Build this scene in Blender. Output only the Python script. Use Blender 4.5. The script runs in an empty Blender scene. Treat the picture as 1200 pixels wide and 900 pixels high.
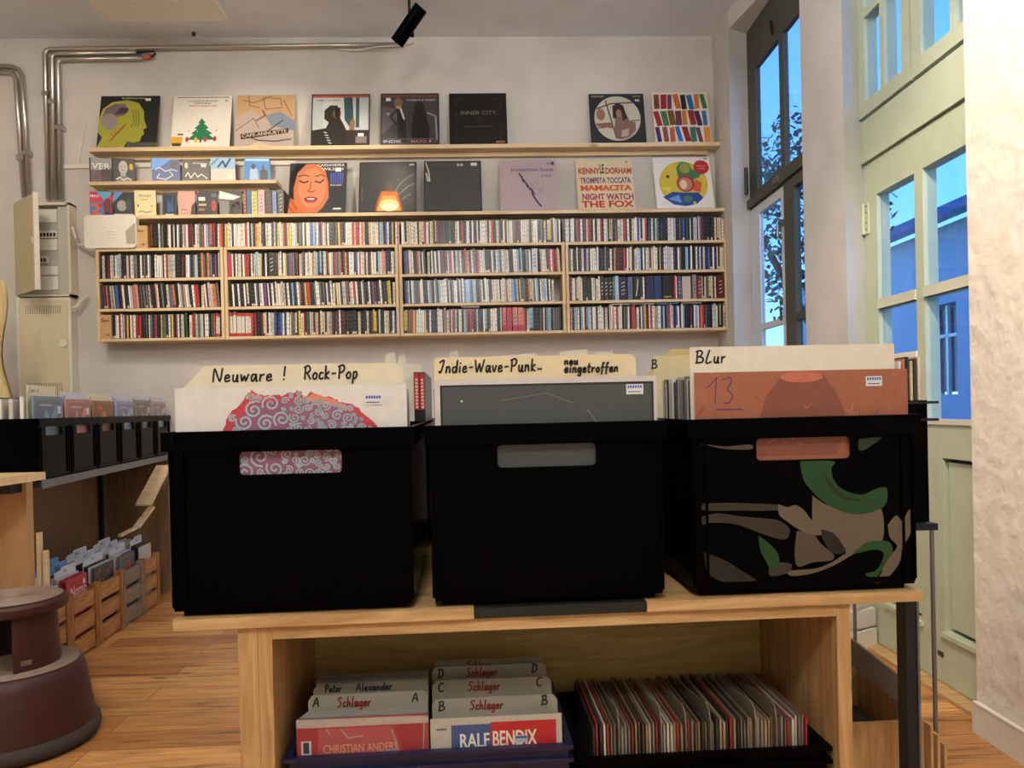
import bpy, bmesh, math, random
from mathutils import Vector, Matrix
random.seed(7)
SC = bpy.context.scene
COL = SC.collection
R = math.radians
# ------------------------------------------------------------ camera
CAMZ = .96
F = 900.0
YAW, PITCH, ROLL, CY = R(-2.3), R(-.3), -.023, 481.7
RM = (Matrix.Rotation(YAW, 3, 'Z') @ Matrix.Rotation(R(90) + PITCH, 3, 'X') @ Matrix.Rotation(ROLL, 3, 'Z'))
cam_d = bpy.data.cameras.new('camera')
cam = bpy.data.objects.new('camera', cam_d)
COL.objects.link(cam)
cam.matrix_world = Matrix.Translation((0, 0, CAMZ)) @ RM.to_4x4()
cam_d.sensor_width = 36
cam_d.lens = 36 * F / 1200
cam_d.shift_y = (CY - 450) / 1200
cam_d.clip_start = .05
cam_d.clip_end = 200
SC.camera = cam
def ray(px, py):
    return RM @ Vector(((px - 600) / F, (CY - py) / F, -1))
def at_Y(px, py, Y):
    d = ray(px, py); t = Y / d.y
    return Vector((d.x * t, Y, CAMZ + d.z * t))
def at_z(px, py, z):
    d = ray(px, py); t = (z - CAMZ) / d.z
    return Vector((d.x * t, d.y * t, z))
def W(L, d):                       # camera-heading frame -> world plan position
    c, s = math.cos(-YAW), math.sin(-YAW)
    return (L * c + d * s, -L * s + d * c)
WA = R(-.9)                        # heading of the window wall
WR = Matrix.Rotation(WA, 3, 'Z')
def at_lat(px, py, lat):           # -> (depth along the window wall, z)
    d = WR.inverted() @ ray(px, py); t = lat / d.x
    return d.y * t, CAMZ + d.z * t
# ------------------------------------------------------------ materials
MATS = {}
def srgb(c):
    return tuple(((v / 255) / 12.92 if v / 255 <= .04045 else ((v / 255 + .055) / 1.055) ** 2.4) for v in c)
def nt(name):
    m = bpy.data.materials.new(name); m.use_nodes = True
    n = m.node_tree.nodes; b = n['Principled BSDF']
    return m, n, m.node_tree.links, b
def flat(c, rough=.45, metal=0, bump=0, coat=0, scale=60, vary=.03):
    key = (tuple(c), rough, metal, bump, coat, vary)
    if key in MATS: return MATS[key]
    m, n, l, b = nt('paint_%d_%d_%d' % tuple(int(v) for v in c))
    base = srgb(c)
    tc = n.new('ShaderNodeTexCoord'); ns = n.new('ShaderNodeTexNoise')
    ns.inputs['Scale'].default_value = scale; l.new(tc.outputs['Object'], ns.inputs['Vector'])
    rp = n.new('ShaderNodeValToRGB')
    rp.color_ramp.elements[0].color = tuple(v * (1 - vary) for v in base) + (1,)
    rp.color_ramp.elements[1].color = tuple(min(1, v * (1 + vary)) for v in base) + (1,)
    rp.color_ramp.elements[0].position = .35; rp.color_ramp.elements[1].position = .65
    l.new(ns.outputs['Fac'], rp.inputs['Fac']); l.new(rp.outputs['Color'], b.inputs['Base Color'])
    b.inputs['Roughness'].default_value = rough; b.inputs['Metallic'].default_value = metal
    if coat: b.inputs['Coat Weight'].default_value = coat; b.inputs['Coat Roughness'].default_value = .12
    if bump:
        bp = n.new('ShaderNodeBump'); bp.inputs['Strength'].default_value = bump; bp.inputs['Distance'].default_value = .004
        l.new(ns.outputs['Fac'], bp.inputs['Height']); l.new(bp.outputs['Normal'], b.inputs['Normal'])
    if sum(c) < 20: b.inputs['Specular IOR Level'].default_value = .03
    MATS[key] = m
    return m
def wood(name, c1, c2, axis='X', rough=.5, ring=14, knots=True):
    m, n, l, b = nt(name)
    tc = n.new('ShaderNodeTexCoord'); mp = n.new('ShaderNodeMapping')
    s = {'X': (1.2, 12, 12), 'Z': (12, 12, 1.2), 'Y': (12, 1.2, 12)}[axis]
    mp.inputs['Scale'].default_value = s
    l.new(tc.outputs['Object'], mp.inputs['Vector'])
    ns = n.new('ShaderNodeTexNoise'); ns.inputs['Scale'].default_value = ring / 4; ns.inputs['Detail'].default_value = 6
    ns.inputs['Distortion'].default_value = 1.2
    l.new(mp.outputs['Vector'], ns.inputs['Vector'])
    rp = n.new('ShaderNodeValToRGB')
    rp.color_ramp.elements[0].position = .32; rp.color_ramp.elements[1].position = .68
    rp.color_ramp.elements[0].color = srgb(c2) + (1,); rp.color_ramp.elements[1].color = srgb(c1) + (1,)
    l.new(ns.outputs['Fac'], rp.inputs['Fac'])
    out = rp.outputs['Color']
    if knots:
        vo = n.new('ShaderNodeTexVoronoi'); vo.inputs['Scale'].default_value = 3.2
        mp2 = n.new('ShaderNodeMapping'); mp2.inputs['Scale'].default_value = {'X': (1, 3, 3), 'Z': (3, 3, 1), 'Y': (3, 1, 3)}[axis]
        l.new(tc.outputs['Object'], mp2.inputs['Vector']); l.new(mp2.outputs['Vector'], vo.inputs['Vector'])
        r2 = n.new('ShaderNodeValToRGB'); r2.color_ramp.elements[0].position = .05; r2.color_ramp.elements[1].position = .13
        r2.color_ramp.elements[0].color = (1, 1, 1, 1); r2.color_ramp.elements[1].color = (0, 0, 0, 1)
        l.new(vo.outputs['Distance'], r2.inputs['Fac'])
        mx = n.new('ShaderNodeMix'); mx.data_type = 'RGBA'
        l.new(r2.outputs['Color'], mx.inputs['Factor']); l.new(out, mx.inputs['A'])
        mx.inputs['B'].default_value = tuple(v * .35 for v in srgb(c2)) + (1,)
        out = mx.outputs['Result']
    l.new(out, b.inputs['Base Color'])
    b.inputs['Roughness'].default_value = rough
    bp = n.new('ShaderNodeBump'); bp.inputs['Strength'].default_value = .12; bp.inputs['Distance'].default_value = .002
    l.new(ns.outputs['Fac'], bp.inputs['Height']); l.new(bp.outputs['Normal'], b.inputs['Normal'])
    return m
def plaster(name, c, bump=.25, sc=9):
    m, n, l, b = nt(name)
    tc = n.new('ShaderNodeTexCoord')
    ns = n.new('ShaderNodeTexNoise'); ns.inputs['Scale'].default_value = sc; ns.inputs['Detail'].default_value = 9
    l.new(tc.outputs['Object'], ns.inputs['Vector'])
    rp = n.new('ShaderNodeValToRGB'); base = srgb(c)
    rp.color_ramp.elements[0].color = tuple(v * .93 for v in base) + (1,); rp.color_ramp.elements[1].color = tuple(min(1, v * 1.03) for v in base) + (1,)
    rp.color_ramp.elements[0].position = .3; rp.color_ramp.elements[1].position = .6
    l.new(ns.outputs['Fac'], rp.inputs['Fac']); l.new(rp.outputs['Color'], b.inputs['Base Color'])
    b.inputs['Roughness'].default_value = .9
    bp = n.new('ShaderNodeBump'); bp.inputs['Strength'].default_value = bump; bp.inputs['Distance'].default_value = .02
    l.new(ns.outputs['Fac'], bp.inputs['Height']); l.new(bp.outputs['Normal'], b.inputs['Normal'])
    return m
def floor_mat():
    m, n, l, b = nt('oak_planks')
    tc = n.new('ShaderNodeTexCoord')
    br = n.new('ShaderNodeTexBrick'); br.inputs['Scale'].default_value = 1
    br.inputs['Brick Width'].default_value = 1.15; br.inputs['Row Height'].default_value = .125
    br.inputs['Mortar Size'].default_value = .0012; br.inputs['Mortar Smooth'].default_value = .1
    br.inputs['Color1'].default_value = srgb((222, 166, 104)) + (1,); br.inputs['Color2'].default_value = srgb((176, 118, 68)) + (1,)
    br.inputs['Mortar'].default_value = srgb((60, 34, 18)) + (1,); br.offset = .37
    l.new(tc.outputs['Object'], br.inputs['Vector'])
    mp = n.new('ShaderNodeMapping'); mp.inputs['Scale'].default_value = (1.5, 16, 1); l.new(tc.outputs['Object'], mp.inputs['Vector'])
    ns = n.new('ShaderNodeTexNoise'); ns.inputs['Scale'].default_value = 2.6; ns.inputs['Detail'].default_value = 7; ns.inputs['Distortion'].default_value = 1
    l.new(mp.outputs['Vector'], ns.inputs['Vector'])
    rp = n.new('ShaderNodeValToRGB'); e = rp.color_ramp.elements
    e[0].position = .3; e[0].color = (.32, .26, .2, 1); e[1].position = .62; e[1].color = (1.1, 1.08, 1.0, 1)
    x = e.new(.42); x.color = (.82, .78, .72, 1)
    l.new(ns.outputs['Fac'], rp.inputs['Fac'])
    mx = n.new('ShaderNodeMix'); mx.data_type = 'RGBA'; mx.blend_type = 'MULTIPLY'; mx.inputs['Factor'].default_value = 1
    l.new(br.outputs['Color'], mx.inputs['A']); l.new(rp.outputs['Color'], mx.inputs['B'])
    l.new(mx.outputs['Result'], b.inputs['Base Color'])
    b.inputs['Roughness'].default_value = .38
    bp = n.new('ShaderNodeBump'); bp.inputs['Strength'].default_value = .15; bp.inputs['Distance'].default_value = .003
    l.new(ns.outputs['Fac'], bp.inputs['Height']); l.new(bp.outputs['Normal'], b.inputs['Normal'])
    return m
def glass_mat():
    m, n, l, b = nt('window_glass')
    n.remove(b); out = n['Material Output']
    tr = n.new('ShaderNodeBsdfTransparent'); tr.inputs['Color'].default_value = (.90, .94, .97, 1)
    gl = n.new('ShaderNodeBsdfGlossy'); gl.inputs['Roughness'].default_value = .03
    lw = n.new('ShaderNodeLayerWeight'); lw.inputs['Blend'].default_value = .5; pw = n.new('ShaderNodeMath'); pw.operation = 'POWER'; pw.inputs[1].default_value = 5; l.new(lw.outputs['Facing'], pw.inputs[0]); fr = n.new('ShaderNodeMath'); fr.operation = 'MULTIPLY_ADD'; fr.inputs[1].default_value = .5; fr.inputs[2].default_value = .04; l.new(pw.outputs[0], fr.inputs[0])
    ns = n.new('ShaderNodeTexNoise'); ns.inputs['Scale'].default_value = 3
    bp = n.new('ShaderNodeBump'); bp.inputs['Strength'].default_value = .1
    tc = n.new('ShaderNodeTexCoord'); l.new(tc.outputs['Object'], ns.inputs['Vector'])
    l.new(ns.outputs['Fac'], bp.inputs['Height']); l.new(bp.outputs['Normal'], gl.inputs['Normal'])
    mx = n.new('ShaderNodeMixShader'); l.new(fr.outputs[0], mx.inputs['Fac'])
    l.new(tr.outputs['BSDF'], mx.inputs[1]); l.new(gl.outputs['BSDF'], mx.inputs[2]); l.new(mx.outputs['Shader'], out.inputs['Surface'])
    return m
def marbled():  # black with green and taupe noise bands
    m, n, l, b = nt('marbled_print')
    tc = n.new('ShaderNodeTexCoord'); mp = n.new('ShaderNodeMapping'); mp.inputs['Scale'].default_value = (1, 1, 1.5); mp.inputs['Location'].default_value = (.31, 0, .12)
    l.new(tc.outputs['Object'], mp.inputs['Vector'])
    ns = n.new('ShaderNodeTexNoise'); ns.inputs['Scale'].default_value = 5.2; ns.inputs['Detail'].default_value = 2.5; ns.inputs['Distortion'].default_value = 1.6
    l.new(mp.outputs['Vector'], ns.inputs['Vector'])
    rp = n.new('ShaderNodeValToRGB'); rp.color_ramp.interpolation = 'LINEAR'; e = rp.color_ramp.elements
    e[0].position = .0; e[0].color = (0, 0, 0, 1); e[1].position = 1; e[1].color = (0, 0, 0, 1)
    for p, c in ((.505, (0, 0, 0)), (.52, (.002, .06, .01)), (.56, (.002, .05, .01)), (.57, (.09, .075, .055)), (.64, (.11, .095, .07)), (.67, (.012, .01, .006)), (.75, (0, 0, 0))):
        x = e.new(p); x.color = c + (1,)
    l.new(ns.outputs['Fac'], rp.inputs['Fac']); l.new(rp.outputs['Color'], b.inputs['Base Color'])
    b.inputs['Roughness'].default_value = .2
    return m
M = dict(
    pine=wood('pine_board', (226, 204, 166), (206, 178, 134), 'X'),
    pinez=wood('pine_upright', (224, 200, 160), (204, 174, 130), 'Z'),
    pined=wood('honey_pine', (202, 168, 116), (168, 130, 82), 'X', ring=20),
    pinedz=wood('honey_pine_upright', (200, 164, 112), (164, 124, 78), 'Z', ring=20),
    ply=wood('plywood', (150, 118, 78), (128, 98, 62), 'Z'),
    crate=wood('weathered_crate_wood', (196, 144, 86), (136, 90, 50), 'X', ring=22),
    cratep=wood('crate_post_wood', (176, 122, 66), (120, 74, 36), 'Z', ring=22, knots=False),
    counter=wood('counter_laminate', (236, 208, 160), (222, 190, 140), 'X', knots=False),
    wall=plaster('wall_plaster', (206, 203, 198), .22, 5),
    rough=plaster('rough_pier_plaster', (226, 216, 202), .55, 16),
    ceil=plaster('ceiling_paint', (226, 232, 240), .1, 4),
    white=flat((225, 220, 208), .4), cream=flat((214, 203, 176), .45), floor=floor_mat(), glass=glass_mat(),
    black=flat((4, 4, 5), .2, vary=.02), blackm=flat((14, 14, 15), .5), steel=flat((120, 122, 128), .35, .8),
    bsteel=flat((38, 40, 46), .35, .5, bump=.3), conduit=flat((190, 186, 178), .28, .9), green=flat((184, 192, 166), .5, bump=.15, scale=14),
    olive=flat((70, 72, 62), .5), brown=flat((58, 17, 10), .5, bump=.15, scale=300), rubber=flat((60, 52, 46), .8),
    lamp=None, paper=flat((226, 218, 196), .6), marb=marbled())
# ------------------------------------------------------------ mesh builder
class MB:
    def __init__(s): s.v = []; s.f = []; s.m = []; s.mats = []
    def mi(s, mat):
        if mat not in s.mats: s.mats.append(mat)
        return s.mats.index(mat)
    def add(s, vs, fs, mat, mx=None):
        o = len(s.v); k = s.mi(mat)
        s.v += [tuple(mx @ Vector(v)) if mx else tuple(v) for v in vs]
        for f in fs: s.f.append(tuple(o + i for i in f)); s.m.append(k)
        return s
    def box(s, x0, x1, y0, y1, z0, z1, mat, mx=None):
        vs = [(x, y, z) for z in (z0, z1) for y in (y0, y1) for x in (x0, x1)]
        return s.add(vs, [(0, 2, 3, 1), (4, 5, 7, 6), (0, 1, 5, 4), (2, 6, 7, 3), (0, 4, 6, 2), (1, 3, 7, 5)], mat, mx)
    def rbox(s, x0, x1, y0, y1, z0, z1, r, mat, mx=None, n=4):      # rounded in the XZ outline
        pts = rrect(x0, x1, z0, z1, r, n)
        return s.prism(pts, y0, y1, mat, mx)
    def prism(s, pts, y0, y1, mat, mx=None):                         # pts (x,z), extruded along y
        k = len(pts)
        vs = [(x, y0, z) for x, z in pts] + [(x, y1, z) for x, z in pts]
        fs = [tuple(range(k)), tuple(range(2 * k - 1, k - 1, -1))] + [(i, (i + 1) % k, (i + 1) % k + k, i + k)[::-1] for i in range(k)]
        return s.add(vs, fs, mat, mx)
    def bar(s, a, b, w, h, mat):
        a, b = Vector(a), Vector(b); d = b - a; q = d.to_track_quat('Z', 'Y').to_matrix().to_4x4()
        return s.box(-w / 2, w / 2, -h / 2, h / 2, 0, d.length, mat, Matrix.Translation(a) @ q)
    def tube(s, path, r, mat, n=8, cap=True):
        P = [Vector(p) for p in path]; vs = []; fs = []; up = None
        for i, p in enumerate(P):
            t = ((P[i + 1] - p) if i == 0 else (p - P[i - 1]) if i == len(P) - 1 else (P[i + 1] - P[i - 1])).normalized()
            if up is None:
                up = Vector((0, 0, 1)) if abs(t.z) < .9 else Vector((1, 0, 0))
            a = t.cross(up).normalized(); up = a.cross(t).normalized()
            for k in range(n):
                g = 2 * math.pi * k / n; vs.append(p + a * math.cos(g) * r + up * math.sin(g) * r)
        for i in range(len(P) - 1):
            for k in range(n):
                k2 = (k + 1) % n; fs.append((i * n + k, i * n + k2, (i + 1) * n + k2, (i + 1) * n + k))
        if cap: fs += [tuple(range(n - 1, -1, -1)), tuple(range((len(P) - 1) * n, len(P) * n))]
        return s.add(vs, fs, mat)
    def lathe(s, prof, mat, n=40, mx=None, a0=0, a1=2 * math.pi):
        full = abs(a1 - a0 - 2 * math.pi) < 1e-6; st = n if full else n + 1; vs = []; fs = []
        for i in range(st):
            g = a0 + (a1 - a0) * i / n
            vs += [(r * math.cos(g), r * math.sin(g), z) for r, z in prof]
        k = len(prof)
        for i in range(n):
            j = (i + 1) % st
            for q in range(k - 1): fs.append((i * k + q, j * k + q, j * k + q + 1, i * k + q + 1))
        return s.add(vs, fs, mat, mx)
    def build(s, name, parent=None, loc=None, rz=0, rx=0, smooth=False):
        me = bpy.data.meshes.new(name); me.from_pydata(s.v, [], s.f)
        for m in s.mats: me.materials.append(m)
        for p, k in zip(me.polygons, s.m): p.material_index = k; p.use_smooth = smooth
        me.update()
        o = bpy.data.objects.new(name, me); COL.objects.link(o)
        if parent: o.parent = parent
        if loc is not None: o.location = loc
        o.rotation_euler = (rx, 0, rz)
        return o
def rrect(x0, x1, z0, z1, r, n=4):
    out = []
    for cx, cz, a in ((x1 - r, z1 - r, 0), (x0 + r, z1 - r, 90), (x0 + r, z0 + r, 180), (x1 - r, z0 + r, 270)):
        for i in range(n + 1):
            g = R(a + 90 * i / n); out.append((cx + r * math.cos(g), cz + r * math.sin(g)))
    return out
def holed(mb, outer, inner, y0, y1, mat, mx=None):
    bm = bmesh.new(); L = []
    for loop in (outer, inner):
        vs = [bm.verts.new((x, 0, z)) for x, z in loop]; L.append(vs)
        for i in range(len(vs)): bm.edges.new((vs[i], vs[(i + 1) % len(vs)]))
    bmesh.ops.triangle_fill(bm, use_beauty=True, edges=bm.edges[:])
    bm.verts.index_update(); vs = [tuple(v.co) for v in bm.verts]; fs = [tuple(v.index for v in f.verts) for f in bm.faces]
    bm.free(); k = len(vs)
    V = [(x, y0, z) for x, _, z in vs] + [(x, y1, z) for x, _, z in vs]
    FF = fs + [tuple(i + k for i in f) for f in fs]; o = 0
    for loop in (outer, inner):
        q = len(loop); FF += [(o + i, o + (i + 1) % q, o + (i + 1) % q + k, o + i + k) for i in range(q)]; o += q
    mb.add(V, FF, mat, mx)
def tag(o, label=None, cat=None, group=None, kind=None):
    if label: o['label'] = label
    if cat: o['category'] = cat
    if group: o['group'] = group
    if kind: o['kind'] = kind
    return o
def empty(name, loc=(0, 0, 0), rz=0, label=None, cat=None, group=None, rx=0):
    o = bpy.data.objects.new(name, None); COL.objects.link(o); o.location = loc; o.rotation_euler = (rx, 0, rz); o.empty_display_size = .05
    return tag(o, label, cat, group)
def struct(o): o['kind'] = 'structure'; return o
def dup(root, loc, rz=0, label=None, group=None, rx=None):
    r = root.copy(); COL.objects.link(r); r.location = loc; r.rotation_euler = (root.rotation_euler.x if rx is None else rx, 0, rz)
    if label: r['label'] = label
    if group: r['group'] = group
    for ch in root.children:
        c = ch.copy(); COL.objects.link(c); c.parent = r
        for g in ch.children:
            d = g.copy(); COL.objects.link(d); d.parent = c
    return r
def ordn(n):
    return '%d%s' % (n, 'th' if 10 <= n % 100 <= 20 else {1: 'st', 2: 'nd', 3: 'rd'}.get(n % 10, 'th'))
# ------------------------------------------------------------ flat printing on a cover
_tc = {}
def text_geo(s, shear=0, bold=.012):
    if (s, shear, bold) in _tc: return _tc[(s, shear, bold)]
    cu = bpy.data.curves.new('t', 'FONT'); cu.body = s; cu.size = 1; cu.shear = shear; cu.resolution_u = 3; cu.offset = bold
    o = bpy.data.objects.new('t', cu); me = bpy.data.meshes.new_from_object(o)
    vs = [tuple(v.co) for v in me.vertices]; fs = [tuple(p.vertices) for p in me.polygons]
    bpy.data.objects.remove(o); bpy.data.meshes.remove(me); bpy.data.curves.remove(cu)
    _tc[(s, shear, bold)] = (vs, fs); return vs, fs
G = {  # handwriting: width, strokes in a unit box
 'N': (.75, [[(.05, 0), (.12, 1), (.55, .02), (.7, 1.02)]]), 'R': (.7, [[(.1, 0), (.15, 1)], [(.02, .9), (.4, 1.05), (.6, .8), (.45, .55), (.15, .5)], [(.3, .52), (.65, 0)]]),
 'P': (.65, [[(.1, 0), (.15, 1)], [(.02, .92), (.45, 1.05), (.6, .78), (.4, .5), (.13, .48)]]), 'I': (.5, [[(.02, .85), (.3, 1.02), (.42, .95), (.25, .3), (.1, 0), (-.02, .12)]]),
 'W': (.95, [[(.02, 1), (.2, 0), (.45, .7), (.6, .02), (.9, 1.02)]]), 'B': (.7, [[(.1, 0), (.12, 1)], [(0, .95), (.4, 1.02), (.52, .8), (.35, .55), (.15, .52)], [(.3, .54), (.62, .38), (.55, .08), (.02, 0)]]),
 'L': (.55, [[(.3, 1.05), (.05, .02), (.5, .08)]]), 'S': (.65, [[(.6, .9), (.35, 1.05), (.1, .8), (.45, .5), (.4, .1), (.02, 0)]]), 'A': (.7, [[(0, 0), (.35, 1), (.6, 0)], [(.08, .35), (.6, .38)]]),
 'C': (.65, [[(.6, .9), (.3, 1), (.05, .5), (.25, .02), (.6, .12)]]), 'D': (.7, [[(.12, 0), (.15, 1)], [(0, 1), (.5, .9), (.62, .4), (.35, .02), (.02, 0)]]), '1': (.5, [[(-.1, .62), (.1, .72), (.38, 1)], [(.38, 1), (.36, 0)]]),
 '3': (.6, [[(.05, .9), (.4, 1), (.5, .8), (.3, .55), (.58, .3), (.4, 0), (.15, .02)]]), '!': (.35, [[(.18, 1), (.14, .3)], [(.12, .05), (.13, 0)]]), '-': (.5, [[(.08, .4), (.4, .42)]]), '_': (.5, [[(.05, .15), (.42, .17)]]), ' ': (.45, []),
 'a': (.5, [[(.42, .5), (.1, .48), (.05, .1), (.2, 0), (.4, .45), (.42, 0), (.5, .05)]]), 'c': (.42, [[(.38, .45), (.15, .48), (.05, .15), (.2, 0), (.4, .08)]]), 'd': (.5, [[(.42, .45), (.1, .42), (.05, .1), (.25, 0), (.42, .4), (.5, 1), (.42, 0)]]),
 'e': (.45, [[(.05, .25), (.35, .3), (.3, .5), (.1, .42), (.05, .1), (.2, 0), (.42, .1)]]), 'f': (.4, [[(.4, .95), (.25, 1), (.18, .6), (.12, -.25)], [(.02, .5), (.38, .52)]]), 'g': (.5, [[(.42, .48), (.1, .45), (.05, .1), (.25, .02), (.42, .45), (.35, -.35), (.05, -.3)]]),
 'h': (.5, [[(.1, 1.05), (.05, 0), (.1, .35), (.3, .5), (.38, .3), (.4, 0)]]), 'i': (.25, [[(.12, .5), (.1, 0)], [(.15, .75), (.16, .8)]]), 'k': (.5, [[(.1, 1), (.06, 0)], [(.4, .55), (.1, .25), (.42, 0)]]), 'l': (.25, [[(.15, 1.05), (.08, .05), (.2, 0)]]),
 'n': (.5, [[(.08, .5), (.05, 0), (.1, .35), (.3, .5), (.38, .3), (.4, 0)]]), 'm': (.7, [[(.06, .5), (.04, 0), (.1, .4), (.26, .45), (.28, 0), (.34, .4), (.5, .48), (.56, 0)]]), 'o': (.48, [[(.25, .5), (.05, .3), (.12, .02), (.35, .05), (.42, .35), (.25, .5)]]),
 'p': (.5, [[(.1, .5), (.02, -.4)], [(.08, .4), (.32, .52), (.42, .25), (.25, 0), (.06, .08)]]), 'r': (.4, [[(.08, .5), (.06, 0), (.1, .35), (.36, .5)]]), 't': (.38, [[(.2, .95), (.12, .08), (.3, 0)], [(.02, .6), (.38, .62)]]), 'u': (.5, [[(.08, .5), (.08, .08), (.28, .02), (.4, .5), (.4, 0), (.48, .03)]]),
 'v': (.45, [[(.04, .5), (.18, 0), (.4, .52)]]), 'w': (.65, [[(.04, .5), (.12, .02), (.3, .4), (.4, .02), (.6, .52)]]), 'x': (.45, [[(.05, .5), (.4, 0)], [(.4, .5), (.02, 0)]]), 's': (.4, [[(.35, .48), (.12, .45), (.3, .2), (.05, 0)]]), 'z': (.4, [[(.05, .48), (.35, .48), (.05, 0), (.38, .02)]]), 'J': (.5, [[(.1, 1), (.45, 1), (.35, .1), (.05, 0)]]), 'K': (.6, [[(.08, 1), (.05, 0)], [(.5, 1), (.08, .5), (.55, 0)]]), '>': (.7, [[(0, .4), (.6, .4)], [(.4, .6), (.62, .4), (.4, .2)]]),
}
class Art:
    """printing on the front (-Y) side of a sheet; u,v in sheet units (metres), origin bottom centre"""
    def __init__(s, w, h, t=.004, mb=None):
        s.w, s.h = w, h; s.mb = mb or MB(); s.y = -t / 2 - .0002; s.lock = False; s.bold = .012
    def poly(s, pts, c, ab=False, rough=.4):
        s.y -= 0 if s.lock else .00004
        vs = [((u - (0 if ab else .5)) * (1 if ab else s.w), s.y, v * (1 if ab else s.h)) for u, v in pts]
        s.mb.add(vs, [tuple(range(len(vs)))], c if not isinstance(c, tuple) else flat(c, rough)); return s
    def rect(s, u0, v0, u1, v1, c): return s.poly([(u0, v0), (u1, v0), (u1, v1), (u0, v1)], c)
    def ell(s, cu, cv, ru, rv, c, n=24, rot=0):
        return s.poly([(cu + ru * math.cos(2 * math.pi * i / n) * math.cos(rot) - rv * math.sin(2 * math.pi * i / n) * math.sin(rot),
                        cv + ru * math.cos(2 * math.pi * i / n) * math.sin(rot) + rv * math.sin(2 * math.pi * i / n) * math.cos(rot)) for i in range(n)], c)
    def stroke(s, pts, w, c, ab=False):
        s.y -= 0 if s.lock else .00004; m = flat(c, .5) if isinstance(c, tuple) else c
        P = [((u - .5) * s.w, v * s.h) for u, v in pts] if not ab else pts
        for (x0, z0), (x1, z1) in zip(P, P[1:]):
            dx, dz = x1 - x0, z1 - z0; q = math.hypot(dx, dz) or 1e-6; nx, nz = -dz / q * w / 2, dx / q * w / 2; ex, ez = dx / q * w * .3, dz / q * w * .3
            s.mb.add([(x0 + nx - ex, s.y, z0 + nz - ez), (x0 - nx - ex, s.y, z0 - nz - ez), (x1 - nx + ex, s.y, z1 - nz + ez), (x1 + nx + ex, s.y, z1 + nz + ez)], [(0, 1, 2, 3)], m)
        return s
    def text(s, t, x, z, size, c, width=None, rot=0, shear=0):       # metres; x = left edge
        s.y -= .00004; vs, fs = text_geo(t, shear, s.bold)
        if not vs: return s
        x0 = min(v[0] for v in vs); x1 = max(v[0] for v in vs); k = size / .7; kx = width / (x1 - x0) if width else k
        cr, sr = math.cos(rot), math.sin(rot); out = []
        for v in vs:
            a, b = (v[0] - x0) * kx, v[1] * k; out.append((x + a * cr - b * sr, s.y, z + a * sr + b * cr))
        s.mb.add(out, fs, flat(c, .5) if isinstance(c, tuple) else c); return s
    def hand(s, t, x, z, size, w, c, stretch=1.0, slant=.08):
        for ch in t:
            if ch not in G: continue
            gw, st = G[ch]
            for k in st: s.stroke([(x + (a + b * slant) * size * stretch, z + b * size) for a, b in smooth_line(k)], w, c, ab=True)
            x += (gw + .14) * size * stretch
        return s
def smooth_line(k, n=3):
    if len(k) < 3: return k
    out = []
    for i in range(len(k) - 1):
        p0 = k[max(0, i - 1)]; p1 = k[i]; p2 = k[i + 1]; p3 = k[min(len(k) - 1, i + 2)]
        for j in range(n):
            t = j / n
            out.append(tuple(.5 * (2 * p1[q] + (p2[q] - p0[q]) * t + (2 * p0[q] - 5 * p1[q] + 4 * p2[q] - p3[q]) * t * t + (3 * p1[q] - p0[q] - 3 * p2[q] + p3[q]) * t ** 3) for q in (0, 1)))
    return out + [k[-1]]
def sticker(parent, x, z, t=.004, s=1.0, y=None):
    yy = (-t / 2 - .004) if y is None else y
    mb = MB(); mb.add([(x, yy, z), (x + .024 * s, yy, z), (x + .024 * s, yy, z + .014 * s), (x, yy, z + .014 * s)], [(0, 1, 2, 3)], flat((214, 218, 222), .5))
    a = Art(1, 1, mb=mb); a.y = yy - .0002
    for k in range(6):
        a.poly([(x + (.002 + k * .0035) * s, z + .0085 * s), (x + (.0045 + k * .0035) * s, z + .0085 * s), (x + (.0045 + k * .0035) * s, z + .0125 * s), (x + (.002 + k * .0035) * s, z + .0125 * s)], (60, 90, 170), ab=True)
    a.stroke([(x + .003 * s, z + .0035 * s), (x + .02 * s, z + .0035 * s)], .0012 * s, (60, 60, 64), ab=True)
    o = mb.build('price_sticker', parent); o['label'] = 'white price sticker with blue print'
    return o
FILL_GLOBE, EXPO, SKY = 30, .42, 2.2
# ============================================================ THE ROOM
CZ = 3.03; YW = 4.3
struct(MB().box(-3.3, 1.7, -2.7, 4.4, -.06, 0, M['floor']).build('floor'))
struct(MB().box(-3.3, 1.6, -2.7, 4.4, CZ, CZ + .1, M['ceil']).build('ceiling'))
struct(MB().box(-3.3, 1.45, YW, YW + .1, 0, CZ, M['wall']).build('wall_back'))
struct(MB().box(-3.3, -3.1, -2.7, YW, 0, CZ, M['wall']).build('wall_left'))
struct(MB().box(-3.3, 1.9, -2.9, -2.7, 0, CZ, M['wall']).build('wall_front'))
def rw(mb, name): return struct(mb.build(name, rz=WA))
def plan(mb, pts, z0, z1, mat):
    k = len(pts); vs = [(x, y, z0) for x, y in pts] + [(x, y, z1) for x, y in pts]
    mb.add(vs, [tuple(range(k))[::-1], tuple(range(k, 2 * k))] + [(i, (i + 1) % k, (i + 1) % k + k, i + k) for i in range(k)], mat)
    return mb
rw(plan(MB(), [(1.37, -2.8), (1.53, -2.8), (1.53, 2.13), (1.42, 2.13), (1.37, 2.17)], 0, CZ, M['rough']), 'wall_right')
rw(plan(MB(), [(1.36, 2.90), (1.47, 2.98), (1.53, 2.98), (1.47, 3.25), (1.36, 3.29)], 0, CZ, M['wall']), 'wall_right')
w3 = plan(MB(), [(1.285, 4.03), (1.40, 4.09), (1.46, 4.09), (1.46, 4.4), (1.285, 4.4)], 0, CZ, M['wall'])
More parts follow.
